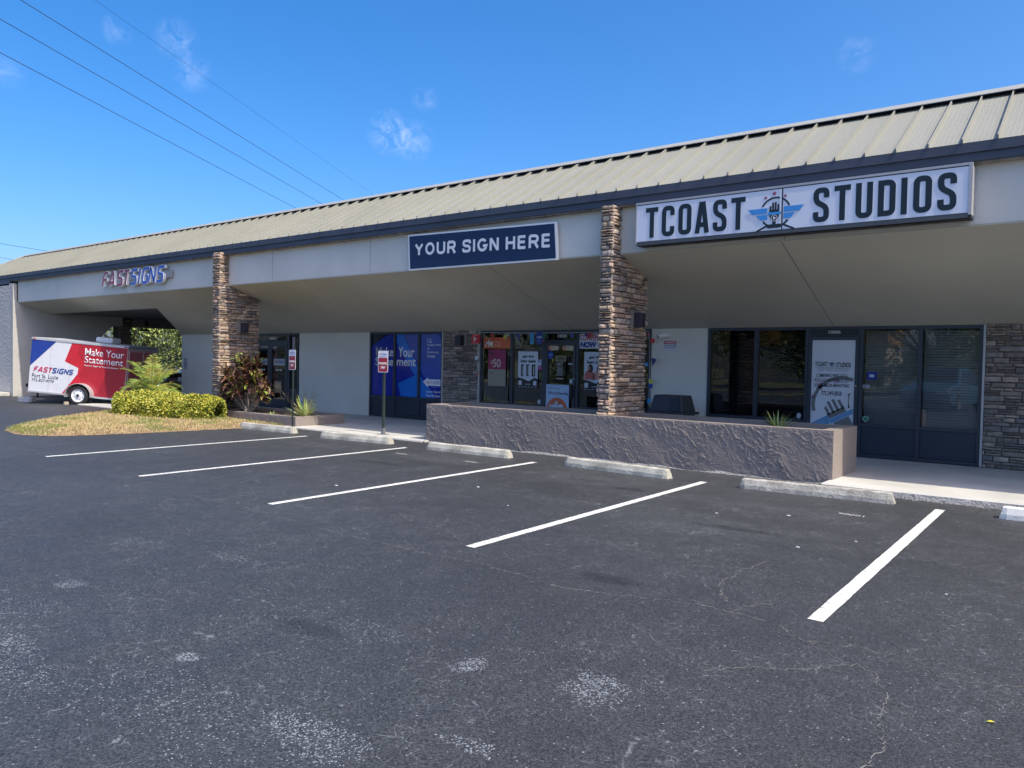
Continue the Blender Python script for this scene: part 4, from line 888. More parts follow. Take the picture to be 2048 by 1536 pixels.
def tp(P, m, o0, nm='wrap_and_shade_shape'):
    Q = clip_poly(P, .0, LT, .023, HT-.036); mb = MB(); F.poly(mb, Q, o0, o0+.0012); return mb.build(nm, m, body, local=True)
tp([(-.1, 1.7), (.87, 1.7), (0, .76), (-.1, .65)], TBl, .0005)
tp([(1.255, 1.7), (1.037, .993), (1.46, .83), (1.45, .65), (1.0, -.02), (3, -.02), (3, 1.7)], TRd, .0005)
tp([(1.50, 1.7), (1.40, 1.25), (1.62, 1.0), (1.50, .60), (1.62, .2), (1.62, -.1), (3, -.1), (3, 1.7)], mat('shaded_wrap_red', (.40, .020, .034), .3, .05, coat=.3), .002)  # canopy shade on the side, put in as a darker red
tp([(2.62, 1.7), (2.42, 1.1), (2.25, .55), (2.02, -.05), (3, -.1), (3, 1.7)], mat('deep_shaded_wrap_red', (.30, .018, .030), .3, .05, coat=.3), .0035)  # deeper shade towards the rear end, painted as a still darker red
TI = mat('wrap_ink', (.06, .07, .09), .4); TWH = mat('wrap_white_ink', (.78, .78, .80), .35, .02); TR2 = mat('wrap_logo_red', (.50, .04, .10), .35); TB2 = mat('wrap_logo_blue', (.02, .06, .27), .35)
def tt_(s, m, x0, x1, z0, z1, bold=.01, shear=0, o=.008): return text('lettering', s, m, body, F.P(0, 0, o), TUX, TUZ, x0, x1, z0, z1, .0005, bold, shear, local=True)
tt_('Make Your', TWH, 1.63, 2.80, 1.235, 1.455, .004); tt_('Statement', TWH, 1.63, 2.80, 1.01, 1.215, .004); tt_('Custom Signs & Visual Solutions', TWH, 1.63, 2.66, .90, .955, .01)
tt_('Port St. Lucie', TI, .09, .88, .425, .545, .004); tt_('772-837-9779', TI, .09, .76, .305, .39, .006)
mb1, mb2 = MB(), MB(); X = .13; hh = .165
for i, ch in enumerate('FASTSIGNS'):
    for st in italic(ch, X, .60, hh, .034, .25, .86): F.ribbon(mb1 if i < 4 else mb2, st, .034, .008, .0092)
    X += (FST[ch][0]*.86+.30)*hh*.93
mb1.build('logo_red', TR2, body, local=True); mb2.build('logo_blue', TB2, body, local=True)
mb = MB()
for s_ in (.60, 1.21, 1.82, 2.43): F.rect(mb, s_-.0015, s_+.0015, .03, HT-.04, .0048, .0056)
mb.build('panel_seams', mat('seam_grey', (.10, .09, .10), .5), body, local=True)
# wheel, fender, running gear
def wheel(T_, c, r_, wd, rimm, side=-1, parts=True, local=True):
    x, y, z = c; n = 36; prof = [(.70, -.5), (.93, -.5), (1.0, -.36), (1.0, .36), (.93, .5), (.70, .5)]
    vs = [(x+r_*q*math.cos(2*math.pi*k/n), y+wd*o_, z+r_*q*math.sin(2*math.pi*k/n)) for k in range(n) for q, o_ in prof]; m = len(prof)
    tw = MB().add(vs, [(k*m+j, ((k+1) % n)*m+j, ((k+1) % n)*m+(j+1) % m, k*m+(j+1) % m) for k in range(n) for j in range(m)]).build('wheel', mat('tyre_rubber', (.02, .02, .021), .8, .2, 20), T_, local=local, smooth=False)
    prof = [(.70, .48), (.62, .40), (.50, .30), (.28, .40), (.20, .44), (0.001, .45)]
    vs = [(x+r_*q*math.cos(2*math.pi*k/n), y+side*wd*o_, z+r_*q*math.sin(2*math.pi*k/n)) for k in range(n) for q, o_ in prof]; m = len(prof)
    MB().add(vs, [(k*m+j, ((k+1) % n)*m+j, ((k+1) % n)*m+j+1, k*m+j+1) for k in range(n) for j in range(m-1)]).build('rim', rimm, tw, local=local, smooth=False)
    if parts:
        mb = MB()
        for k in range(8): a_ = k*math.pi/4+.3; mb.cyl((x+r_*.52*math.cos(a_), y+side*wd*.305, z+r_*.52*math.sin(a_)), (0, 1, 0), r_*.06, .01, 10)
        mb.cyl((x, y+side*wd*.47, z), (0, 1, 0), r_*.14, .03, 14); mb.build('hub', BLACKM, tw, local=local)
    return tw
RIMW = mat('white_rim', (.72, .73, .75), .35, .04)
wheel(T, (0, -.10, .28), .28, .17, RIMW); wheel(T, (0, WT+.10, .28), .28, .17, RIMW, 1)
mb = MB(); n = 18; vs = []
for k in range(n+1):
    a_ = R(-6+192*k/n); 
    for (rr_, dd) in ((.36, -.21), (.375, -.21), (.375, -.001), (.36, -.001)): vs.append(Vector((rr_*1.05*math.cos(a_), dd, .27+rr_*math.sin(a_))))
mb.add(vs, [(4*k+j, 4*k+4+j, 4*k+4+(j+1) % 4, 4*k+(j+1) % 4) for k in range(n) for j in range(4)]+[(0, 1, 2, 3), (4*n, 4*n+3, 4*n+2, 4*n+1)]); mb.build('fender', TALU, T, local=True)
mb = MB(); Fw = Flat((0, -.001, 0)); Fw.disc(mb, 0, .27, .365, .36, .0005, .006); mb.build('wheel_well', BLACKM, T, local=True)
mb = MB(); mb.tube([TP(.0, .25, -.04), TP(-.42, .90, -.06)], .03, 6).tube([TP(.0, 1.7, -.04), TP(-.42, .95, -.06)], .03, 6).tube([(0, -.1, .28), (0, WT+.1, .28)], .03, 6); mb.build('frame', BLACKM, T, local=True)
mb = MB(); p = TP(-.05, .55, -.03)
mb.tube([p+Vector((0, 0, .42)), p+Vector((0, 0, -.22))], .03, 8); mb.tube([(TP(-.30, .5, .10)), TP(-.1, .5, .03), TP(.0, .5, -.02)], [.05, .035, .03], 8).cyl(TP(-.31, .5, .12), (0, 1, 0), .06, .1, 12); mb.build('tongue_jack', BLACKM, T, local=True)
mb = MB(); tbox(mb, 1.60, 2.13, .55, 1.1, HT+.04, HT+.215); v_ = mb.build('roof_vent', mat('vent_white', (.55, .57, .60), .5, .05), T, local=True, bevel=.05)
for s_ in (.08, 2.85):
    mb = MB(); tbox(mb, s_-.04, s_+.04, -.022, -.0145, HT-.025, HT+.015); mb.build('marker_light', mat('amber_lens', (.55, .16, .08), .3) if s_ < 1 else mat('red_lens', (.2, .01, .01), .3), T, local=True)
tag(MB().box(-26.75, -26.30, 9.60, 9.95, 0, .16).build('concrete_block', CONC, bevel=.01), 'grey concrete block under the nose of the trailer', 'block')
tag(MB().box(-26.29, -26.15, 9.62, 9.78, 0, .17).build('white_block', mat('white_block', (.6, .6, .62), .8, .1), bevel=.01), 'small whitish block beside the grey block under the trailer nose', 'block')
tag(MB().prism([(-24.62, .0), (-24.50, .0), (-24.50, .08), (-24.56, .085)], 10.05, 10.17, 'y').build('wheel_chock', mat('chock_wood', (.45, .38, .28), .9, .2)), 'little wooden chock against the trailer wheel', 'wheel chock')

# ================================================================== BIN, CAMERA, LAMPS, SMALL BOXES
b = thing('trash_can', (-6.27, 13.2, .03), 'dark grey plastic trash can with flared dome lid against the plain wall', 'trash can')
def frus(mb, x0, x1, y0, y1, z0, X0, X1, Y0_, Y1_, z1): return mb.add([(x0, y0, z0), (x1, y0, z0), (x1, y1, z0), (x0, y1, z0), (X0, Y0_, z1), (X1, Y0_, z1), (X1, Y1_, z1), (X0, Y1_, z1)], [(0, 3, 2, 1), (4, 5, 6, 7), (0, 1, 5, 4), (1, 2, 6, 5), (2, 3, 7, 6), (3, 0, 4, 7)])
frus(MB(), -6.55, -6.0, 12.95, 13.45, .04, -6.60, -5.93, 12.90, 13.50, .615).build('bin_body', BINM, b, bevel=.03)
mb = frus(MB(), -6.60, -5.92, 12.90, 13.50, .66, -6.55, -5.98, 12.98, 13.42, .975); lid = mb.build('lid', BINM, b, bevel=.03)
MB().box(-6.66, -5.87, 12.85, 13.55, .62, .665).build('lid_rim', BINM, b, bevel=.02)
mb = MB().add([(-6.20, 12.905, .70), (-5.97, 12.905, .70), (-6.01, 12.965, .93), (-6.20, 12.965, .93), (-6.20, 12.893, .70), (-5.97, 12.893, .70), (-6.01, 12.953, .93), (-6.20, 12.953, .93)], [(4, 5, 6, 7), (0, 1, 5, 4), (1, 2, 6, 5), (2, 3, 7, 6), (3, 0, 4, 7)])
mb.build('lid_flap', mat('bin_flap', (.022, .022, .028), .5), lid)
c = thing('security_camera', (-6.76, 13.9, 2.1), 'small white security camera on the plain wall above the warning sign', 'camera')
mb = MB().cyl((-6.70, 13.86, 2.13), (0, 1, 0), .045, .07, 18); mb.build('mount', WHITE, c); mb = MB(); mb.tube([(-6.71, 13.83, 2.125), (-6.76, 13.74, 2.12), (-6.83, 13.68, 2.09)], [.035, .05, .042], 14); mb.build('housing', WHITE, c)
MB().cyl((-6.836, 13.676, 2.087), (-.75, -.6, -.25), .034, .006, 16).build('lens', BLACKM, c)
LAMPM = mat('lamp_bronze', (.03, .027, .04), .5, .1)
def wall_lamp(x, y, z, side, label):
    t = thing('wall_lamp', (x, y, z), label, 'wall lamp', 'dark box lamps on the stonework')
    if side == 'r':
        MB().box(x, x+.018, y-.17, y+.13, z-.14, z+.16).build('back_plate', mat('lamp_plate', (.20, .18, .16), .8, .1, 8), t); MB().box(x+.019, x+.16, y-.075, y+.075, z-.125, z+.115).build('lamp_body', LAMPM, t, bevel=.008)
    else:
        MB().box(x-.16, x+.16, y-.018, y, z-.14, z+.16).build('back_plate', mat('lamp_plate', (.20, .18, .16), .8, .1, 8), t); MB().box(x-.12, x+.06, y-.16, y-.019, z-.12, z+.12).build('lamp_body', LAMPM, t, bevel=.008)
wall_lamp(-6.085, 11.32, 2.27, 'r', 'dark box lamp on the side of the nearer stone column')
wall_lamp(-17.11, 11.20, 2.27, 'r', 'dark box lamp on the side of the farther stone column')
wall_lamp(-12.06, YW-.055, 2.03, 'f', 'dark box lamp on the stone pier beside the blue windows')
wall_lamp(-1.0+.0, YW-.055, 2.03, 'f', 'dark box lamp on the stone pier at the right edge') if False else None
hl = thing('hanging_lamp', (-30.35, 15.35, 2.5), 'dark twin lamp fixture hanging in the carport opening', 'lamp')
MB().box(-30.32, -30.16, 15.18, 15.52, 2.49, 2.56).build('lamp_body', BLACKM, hl); MB().box(-30.26, -30.22, 15.25, 15.29, 2.56, 2.7).build('bracket', BLACKM, hl); MB().box(-30.26, -30.22, 15.42, 15.46, 2.56, 2.7).build('bracket', BLACKM, hl)
MB().box(-30.139, -30.06, 15.33, 15.43, 2.70, 2.88).build('junction_box', BLACKM, hl)

# flat notices --------------------------------------------------------
def notice(nm, label, cat, x0, x1, z0, z1, y, c, group=None, th=.003, round_=0, edge=None):
    F = Flat((0, y, 0)); mb = MB(); P = rnd_corners([(x0, z0), (x1, z0), (x1, z1), (x0, z1)], round_, True, 5) if round_ else [(x0, z0), (x1, z0), (x1, z1), (x0, z1)]
    t = thing(nm, ((x0+x1)/2, y, z0), label, cat, group); F.poly(mb, P, 0, th); mb.build('board', flat(c) if isinstance(c, str) else c, t)
    t['th'] = th; return t, F
def nrect(t, F, x0, x1, z0, z1, c, o=0, nm='printed_block'):
    mb = MB(); a = t['th']+.0003+o; F.rect(mb, x0, x1, z0, z1, a, a+.001); return mb.build(nm, flat(c), t)
def ntext(t, F, s, c, x0, x1, z0, z1, bold=.012, o=.0015, shear=0, **k): return text('lettering', s, flat(c), t, F.P(0, 0, t['th']+o), (1, 0, 0), (0, 0, 1), x0, x1, z0, z1, .001, bold, shear, **k)
YP = YW-.001          # just outside the glass line
t, F = notice('wall_notice', 'red and white WARNING notice under the camera', 'notice', -6.82, -6.53, 1.82, 2.02, 13.895, '#c9ced8')
nrect(t, F, -6.81, -6.54, 1.95, 2.01, '#b0343c'); ntext(t, F, 'WARNING', '#e8e8ee', -6.79, -6.56, 1.962, 1.998, .02); ntext(t, F, '24 HOUR', '#222228', -6.79, -6.62, 1.905, 1.93, .02); ntext(t, F, 'VIDEO SURVEILLANCE', '#222228', -6.79, -6.58, 1.868, 1.886, .01); nrect(t, F, -6.59, -6.56, 1.90, 1.935, '#222228')
t, F = notice('wall_notice', 'tall white DO NOT ENTER notice on the wall beside the carport opening', 'notice', -24.66, -24.42, 1.06, 1.47, 13.895, '#b9bfca')
ntext(t, F, 'DO', '#23242c', -24.60, -24.48, 1.385, 1.445, .02); ntext(t, F, 'NOT', '#8c2c3a', -24.62, -24.46, 1.305, 1.365, .02); ntext(t, F, 'ENTER', '#8c2c3a', -24.64, -24.44, 1.22, 1.28, .02); ntext(t, F, 'EXIT', '#23242c', -24.62, -24.46, 1.15, 1.195, .01); ntext(t, F, 'ONLY', '#23242c', -24.60, -24.48, 1.085, 1.125, .01)
OR = '#c8643f'
t, F = notice('window_banner', 'orange ria Money Transfer banner across the top of the left pane', 'banner', -11.455, -10.66, 1.845, 2.10, YP, OR)
ntext(t, F, 'ria', '#e9e4e0', -11.41, -11.15, 1.885, 2.045, .05); ntext(t, F, 'Money', '#d9cfc8', -11.11, -10.95, 1.965, 2.01, .0); ntext(t, F, 'Transfer', '#d9cfc8', -11.11, -10.92, 1.895, 1.935, 0)
t, F = notice('window_poster', 'faded magenta and white poster with a large 50 price', 'poster', -11.30, -10.78, .97, 1.82, YP+.002, '#8f8a7c')
nrect(t, F, -11.30, -10.78, 1.36, 1.82, '#8a2350'); ntext(t, F, '$', '#cbb9ae', -11.22, -11.17, 1.47, 1.56, 0); ntext(t, F, '50', '#cbb9ae', -11.16, -10.93, 1.40, 1.60, .02); ntext(t, F, 'NO', '#2b2b2b', -11.25, -11.17, 1.25, 1.29, .02)
mb = MB(); F.poly(mb, [(-11.28, 1.76), (-11.20, 1.79), (-11.21, 1.765), (-11.10, 1.70), (-11.10, 1.66), (-11.22, 1.72), (-11.22, 1.70)], .0045, .0055); mb.build('printed_arrow', flat('#5c1436'), t)
def deals(x0, lb, people):
    t, F = notice('window_poster', lb, 'poster', x0, x0+.55, .96, 1.78, YP, '#c3cad6', 'get the best deals posters')
    ntext(t, F, 'get the', '#15151c', x0+.12, x0+.43, 1.625, 1.70, .03); ntext(t, F, 'best deals', '#15151c', x0+.07, x0+.49, 1.53, 1.60, .03)
    mb = MB(); F.poly(mb, [(x0, .96), (x0+.55, .96), (x0+.55, 1.17), (x0+.46, 1.19), (x0+.40, 1.16), (x0+.30, 1.11), (x0+.16, 1.16), (x0+.06, 1.18), (x0, 1.19)], .0035, .0045); mb.build('printed_skyline', flat('#22222a'), t)
    for xx in (x0+.02, x0+.43): nrect(t, F, xx, xx+.09, 1.02, 1.12, '#c3cad6', .0025)
    ntext(t, F, 'mobile', '#c3cad6', x0+.20, x0+.35, 1.03, 1.06, .02, .0025)
    for k in range(6): nrect(t, F, x0+.02+k*.09, x0+.075+k*.09, .975, .99, '#9aa0ac', .0025)
    if not people:
        for k, xx in enumerate((x0+.08, x0+.23, x0+.38)): nrect(t, F, xx, xx+(.075 if k < 2 else .10), 1.22, 1.49, ('#3a3a40', '#46464c', '#2c3030')[k], 0, 'printed_phone'); nrect(t, F, xx+.05, xx+.07, 1.25, 1.45, '#c3c6cc', .0012)
    else:
        for (cx_, s_, sk, hr, cl_) in ((x0+.14, 1.0, '#9a6a58', '#241d22', '#b3645c'), (x0+.36, .95, '#5a3a32', '#1b1718', '#c98c86')):
            mb = MB(); F.poly(mb, [(cx_-.13, 1.19), (cx_+.13, 1.19), (cx_+.12, 1.32), (cx_+.05, 1.39), (cx_-.05, 1.39), (cx_-.12, 1.32)], .0035, .0045); mb.build('printed_figure', flat(cl_), t)
            mb = MB(); F.disc(mb, cx_+.02, 1.43, .065*s_, .09*s_, .0047, .0055, 18); mb.build('printed_hair', flat(hr), t)
            mb = MB(); F.disc(mb, cx_-.01, 1.43, .036, .05, .0057, .0065, 16); mb.build('printed_face', flat(sk), t)
deals(-10.42, 'white poster get the best deals with three phones on the second pane', False)
deals(-8.66, 'white poster get the best deals with two printed people, partly behind the column', True)
t, F = notice('window_banner', 'white banner with red CONVENIENT and blue NOW capitals beside the column', 'banner', -8.79, -7.96, 1.85, 2.17, YP, '#c6cbd8')
ntext(t, F, 'CONVENIENT', '#b23a44', -8.77, -8.09, 2.02, 2.15, .02); ntext(t, F, 'NOW', '#213a8c', -8.77, -8.36, 1.87, 1.995, .06, shear=.12)
t, F = notice('door_poster', 'pale blue Send money Worldwide poster with big orange disc on the door', 'poster', -9.60, -9.00, .32, 1.06, YW-.05, '#a9c0dc')
ntext(t, F, 'Send money', '#2d3a4c', -9.55, -9.24, .955, 1.00, .0); ntext(t, F, 'Worldwide', '#1f2c4a', -9.55, -9.03, .84, .91, .008)
mb = MB(); F.disc(mb, -9.31, .50, .275, .275, .0035, .0045, 40); mb.build('printed_disc', flat(OR), t); ntext(t, F, 'ria', '#c9d6e6', -9.51, -9.10, .42, .70, .05, .0048)
for x0, s1 in ((-9.62, 'left'), (-9.22, 'right')):
    t, F = notice('door_sticker', 'cream pill shaped ria sticker at the top %s of the glass door' % s1, 'sticker', x0, x0+.30, 1.81, 1.91, YW-.008, '#c9b9a4', 'round ended stickers on the glass door', .002, .049)
    mb = MB(); F.disc(mb, x0+.055, 1.86, .047, .047, .0023, .003, 24); mb.build('printed_disc', flat(OR), t); ntext(t, F, 'ria', '#eee6e0', x0+.025, x0+.085, 1.845, 1.877, .03, .0012); nrect(t, F, x0+.12, x0+.20, 1.87, 1.876, '#7a6a5c'); nrect(t, F, x0+.12, x0+.24, 1.845, 1.85, '#7a6a5c')
def roundel(nm, lb, cx_, cz_, rx, rz_, y, c, s, cat='sticker', sub=None):
    F = Flat((0, y, 0)); t = thing(nm, (cx_, y, cz_-rz_), lb, cat); t['th'] = .004; mb = MB(); F.disc(mb, cx_, cz_, rx, rz_, 0, .004, 36); mb.build('board', flat(c), t)
    if s: ntext(t, F, s, '#c9d4ea', cx_-rx*.68, cx_+rx*.68, cz_-rz_*.10, cz_+rz_*.30, .012)
    if sub: ntext(t, F, sub, '#9fb0d8', cx_-rx*.4, cx_+rx*.4, cz_-rz_*.5, cz_-rz_*.36, 0)
    return t
roundel('door_sticker', 'round blue vigo sticker on the glass door above the OPEN sign', -9.535, 1.705, .085, .085, YW-.008, '#1d3d9c', 'vigo', sub='money')
roundel('hanging_sign', 'oval blue vigo sign hanging over the shop window left of the door', -9.60, 2.07, .105, .155, 13.55, '#14307c', 'vigo', 'sign', 'a brand of money')
t, F = notice('hanging_sign', 'light blue board showing behind the oval vigo sign', 'sign', -9.90, -9.80, 1.94, 2.18, 13.62, '#3a94c4'); 
F = Flat((0, 13.5, 0)); t = thing('hanging_sign', (-11.35, 13.5, 1.93), 'red projecting sign with a white play triangle at the corner of the stone pier', 'sign'); t['th'] = .03
mb = MB(); F.poly(mb, rnd_corners([(-11.47, 1.94), (-11.22, 1.93), (-11.22, 2.17), (-11.47, 2.165)], .06, True, 5), 0, .03); mb.build('board', flat('#b01824'), t)
mb = MB(); F.poly(mb, [(-11.40, 1.99), (-11.30, 2.05), (-11.40, 2.11)], .031, .033); mb.build('printed_triangle', flat('#d8c8cc'), t); ntext(t, F, 'go', '#7a1620', -11.385, -11.335, 2.035, 2.065, .02, .004)
nrect(t, F, -11.42, -11.26, 2.135, 2.142, '#d8c8cc'); nrect(t, F, -11.42, -11.26, 1.955, 1.962, '#d8c8cc')
MB().tube([(-11.25, 13.5, 2.10), (-11.5, 13.87, 2.10)], .008, 6).build('bracket', STEEL, t)
t, F = notice('door_sign', 'tan OPEN sign hanging inside the glass door', 'sign', -9.40, -9.12, 1.57, 1.69, YW-.008, '#8b8468'); ntext(t, F, 'OPEN', '#2a2a26', -9.375, -9.145, 1.59, 1.67, .02)
t = thing('opening_hours', (-9.28, YW-.01, 1.17), 'column of small white lettering on the door below the OPEN sign', 'lettering'); t['th'] = 0; F = Flat((0, YW-.007, 0))
ntext(t, F, 'MKT', '#b9bec8', -9.36, -9.20, 1.475, 1.55, .03)
for k in range(8): nrect(t, F, -9.37+.012*(k % 3), -9.19-.012*(k % 3), 1.44-k*.026, 1.452-k*.026, '#8d929e')
for k in range(4): nrect(t, F, -9.36+k*.045, -9.33+k*.045, 1.18, 1.205, '#b9bec8')
t, F = notice('window_sticker', 'white and blue sticker above the pink one beside the door', 'sticker', -9.87, -9.775, 1.47, 1.60, YP, '#b8c8dc'); nrect(t, F, -9.86, -9.82, 1.54, 1.58, '#24457c')
t, F = notice('window_sticker', 'small pink square sticker on the pane beside the door', 'sticker', -9.87, -9.775, 1.37, 1.465, YP, '#b0348a'); ntext(t, F, 'T', '#e6c8de', -9.84, -9.80, 1.39, 1.44, .03)
t, F = notice('door_sticker', 'small white card under a grey cap by the door lock', 'sticker', -9.00, -8.93, 1.10, 1.20, YW-.035, '#b8c0cc'); nrect(t, F, -9.0, -8.93, 1.185, 1.20, '#4a5058')
roundel('window_sticker', 'white round sticker at the foot of the second pane', -9.82, .66, .04, .05, YP, '#b9c0c8', None)
t, F = notice('window_sticker', 'white label with grey print right of the opening hours', 'sticker', -9.06, -8.935, 1.50, 1.535, YW-.008, '#a8b0bc')
roundel('window_sticker', 'small light blue disc in the narrow gap right of the column', -7.185, 1.535, .04, .04, YP, '#3f9ad8', None)
t, F = notice('window_poster', 'white poster edge in the narrow gap right of the column', 'poster', -7.40, -7.24, 1.45, 1.80, YP, '#b8c2d0')
t, F = notice('drop_box', 'small royal blue box with a white label on the studio window', 'box', -3.04, -2.905, 1.35, 1.485, YW+.018, '#142a8c', th=.05); nrect(t, F, -3.005, -2.93, 1.395, 1.44, '#b8c0d4')
t, F = notice('window_sticker', 'grey white rectangular label under the blue box on the studio window', 'sticker', -3.112, -3.005, 1.205, 1.265, YW+.018, '#9aa2ac'); nrect(t, F, -3.09, -3.06, 1.215, 1.24, '#3c4450')
F = Flat((0, YW+.018, 0)); t = thing('window_sticker', (-3.05, YW, .63), 'green shield sticker at the bottom corner of the studio window', 'sticker'); t['th'] = .002
mb = MB(); F.poly(mb, [(-3.105, .715), (-3.055, .73), (-3.005, .715), (-3.01, .665), (-3.055, .63), (-3.10, .665)], 0, .002); mb.build('board', flat('#a8c4b8'), t); mb = MB(); F.poly(mb, [(-3.095, .708), (-3.055, .72), (-3.015, .708), (-3.02, .67), (-3.055, .642), (-3.09, .67)], .0023, .003); mb.build('printed_shield', flat('#1d7a5c'), t)
t = roundel('window_sticker', 'white and blue round sticker at the lower corner of the blinds window', -4.16, .675, .04, .05, YW+.018, '#b0b8c4', None)

# bunting ------------------------------------------------------------
BN = thing('bunting', (-9.5, 13.8, 2.2), 'string of small coloured flags round the shop window frame', 'bunting')
MB().tube([(-11.56, 13.82, 2.215), (-10.2, 13.81, 2.19), (-9.0, 13.81, 2.185), (-7.12, 13.80, 2.20)], .004, 5).build('string', WHITE, BN)
MB().tube([(-11.555, 13.80, 2.2), (-11.55, 13.79, 1.3)], .003, 5).build('string', WHITE, BN); MB().tube([(-7.10, 13.80, 2.2), (-7.05, 13.78, 1.5), (-7.06, 13.79, .7)], .003, 5).build('string', WHITE, BN)
FL = [(-11.55, 2.25, '#2f8a4c', 's'), (-11.52, 2.05, '#3f9ac0', 's'), (-11.12, 2.18, '#c03a3c', 't'), (-10.74, 2.15, '#b8b03c', 'q'), (-10.36, 2.17, '#24307c', 't'), (-9.64, 2.17, '#2c7a48', 't'), (-9.66, 2.06, '#b03a3a', 's'), (-8.93, 2.18, '#3c3f9a', 'q'), (-8.47, 2.18, '#b82f3c', 't'), (-8.56, 2.17, '#24307c', 's'),
      (-11.56, 1.66, '#c8ccd8', 'q'), (-11.54, 1.60, '#2a3054', 's'), (-11.55, 1.33, '#3c8a6c', 's'), (-11.54, 1.27, '#c0504a', 's'), (-7.12, 2.18, '#b8283c', 's'), (-7.00, 2.06, '#c8323c', 'q'), (-6.97, 1.66, '#2a2c6c', 't'), (-7.03, 1.25, '#c8c044', 'q'), (-7.02, 1.16, '#1f4a9c', 'q'), (-7.04, .86, '#3a9ac8', 'q'), (-7.03, .78, '#b8b03c', 's')]
rg = random.Random(9)
for (x, z, c, sh) in FL:
    s_ = {'q': .095, 't': .12, 's': .06}[sh]; a_ = rg.uniform(-.3, .3); y = 13.80-rg.uniform(0, .03); tw = rg.uniform(-.02, .02)
    P = [(-s_*.5, 0), (s_*.5, -.01), (s_*.45, -s_), (-s_*.4, -s_*1.05)] if sh != 't' else [(-s_*.5, 0), (s_*.5, 0), (s_*.05, -s_*1.3)]
    P = rotp(P, a_, x, z); vs = [(p[0], y+(tw if i > 1 else 0), p[1]) for i, p in enumerate(P)]+[(p[0], y+.003+(tw if i > 1 else 0), p[1]) for i, p in enumerate(P)]; n = len(P)
    MB().add(vs, [tuple(range(n)), tuple(range(2*n-1, n-1, -1))]+[(i, i+n, (i+1) % n+n, (i+1) % n) for i in range(n)]).build('flag', flat(c), BN)

# ================================================================== PLANTS
def leaf(mb, p, dr, L, W_, c, up=Vector((0, 0, 1)), fold=.15):
    dr = dr.normalized(); sd = dr.cross(up); sd = dr.cross(Vector((1, 0, 0))) if sd.length < .05 else sd; sd.normalize(); nn_ = sd.cross(dr)
    mb.add([p, p+dr*L*.5+sd*W_*.5+nn_*W_*fold, p+dr*L, p+dr*L*.5-sd*W_*.5+nn_*W_*fold], [(0, 1, 2), (0, 2, 3)], c)
def strap(mb, p, dr, L, W_, c, droop=.6, n=5, c2=None, twist=0):
    dr = Vector(dr).normalized(); sd = dr.cross(Vector((0, 0, 1))); sd = Vector((1, 0, 0)) if sd.length < .05 else sd.normalized()
    q = Vector(p); vs = []; dd = dr.copy()
    for i in range(n+1):
        t = i/n; wd = W_*(.55+.9*t if t < .35 else max(.03, 1.05*(1-((t-.35)/.65)**1.7)))*.5; s2 = (sd+Vector((0, 0, twist*t))).normalized()
        vs += [q-s2*wd, q+s2*wd]; dd = (dd+Vector((0, 0, -droop*t/n*1.6))).normalized(); q = q+dd*L/n
    for i in range(n): mb.add([vs[2*i], vs[2*i+1], vs[2*i+3], vs[2*i+2]], [(0, 1, 3, 2)] if False else [(0, 1, 2, 3)], c if (c2 is None or i % 2) else c2)
def hedge(x0, x1, y0, y1, z0, z1, n, seed, label):
    rg = random.Random(seed); t = thing('hedge_shrub', ((x0+x1)/2, (y0+y1)/2, 0.03), label, 'shrub'); mb = MB()
    cx_, cy_ = (x0+x1)/2, (y0+y1)/2; ux = Vector((x1-x0, (y1-y0), 0))
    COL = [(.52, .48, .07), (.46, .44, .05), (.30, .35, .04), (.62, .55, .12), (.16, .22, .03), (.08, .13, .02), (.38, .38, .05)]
    A = Vector((x0, y0, 0)); Bv = Vector((x1, y1, 0)); ax = (Bv-A); Ln = ax.length; ax.normalize(); sd = Vector((-ax.y, ax.x, 0)); Wd = .42
    for k in range(n):
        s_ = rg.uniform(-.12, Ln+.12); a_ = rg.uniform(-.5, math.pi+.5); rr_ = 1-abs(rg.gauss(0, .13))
        end = min(1, max(0, min(s_+.15, Ln+.15-s_)/.28)); end = end**.5
        bump = 1+.24*noise.noise((s_*2.3, a_*1.2, seed))+.06*noise.noise((s_*7, a_*3, seed))
        ca, sa = math.cos(a_), math.sin(a_); e = 2.6; kk = (abs(ca)**e+abs(sa)**e)**(-1/e)
        p = A+ax*s_+sd*(ca*kk*Wd*rr_*bump*end)+Vector((0, 0, z0+.19+(z1-z0-.19)*max(-.22, sa*kk*rr_*(.72+.28*end)*bump)))
        nrm_ = (sd*ca+Vector((0, 0, 1))*sa+ax*(.9 if s_ > Ln-.1 else (-.9 if s_ < .1 else 0))).normalized()
        for q in range(2):
            dr = nrm_*.5+Vector((rg.gauss(0, .6), rg.gauss(0, .6), rg.gauss(.15, .5)))
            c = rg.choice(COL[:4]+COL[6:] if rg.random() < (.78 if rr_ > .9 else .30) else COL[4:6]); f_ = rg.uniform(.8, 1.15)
            leaf(mb, p, dr, rg.uniform(.045, .085), rg.uniform(.024, .040), tuple(v*f_ for v in c), nrm_+Vector((rg.gauss(0, .4), rg.gauss(0, .4), 0)))
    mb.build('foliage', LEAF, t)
    mb = MB()
    for k in range(int(Ln*9)):
        b_ = A+ax*rg.uniform(.1, Ln-.1)+sd*rg.uniform(-.2, .2)+Vector((0, 0, .02)); mb.tube([b_, b_+Vector((rg.uniform(-.06, .06), rg.uniform(-.06, .06), .15)), b_+Vector((rg.uniform(-.2, .2), rg.uniform(-.2, .2), .42))], [.010, .008, .004], 5)
    mb.build('stems', BARK, t)
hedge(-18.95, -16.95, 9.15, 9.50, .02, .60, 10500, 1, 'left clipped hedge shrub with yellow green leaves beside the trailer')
hedge(-16.75, -15.98, 9.55, 9.75, .02, .60, 5500, 2, 'right clipped hedge shrub with yellow green leaves beside the stone column')

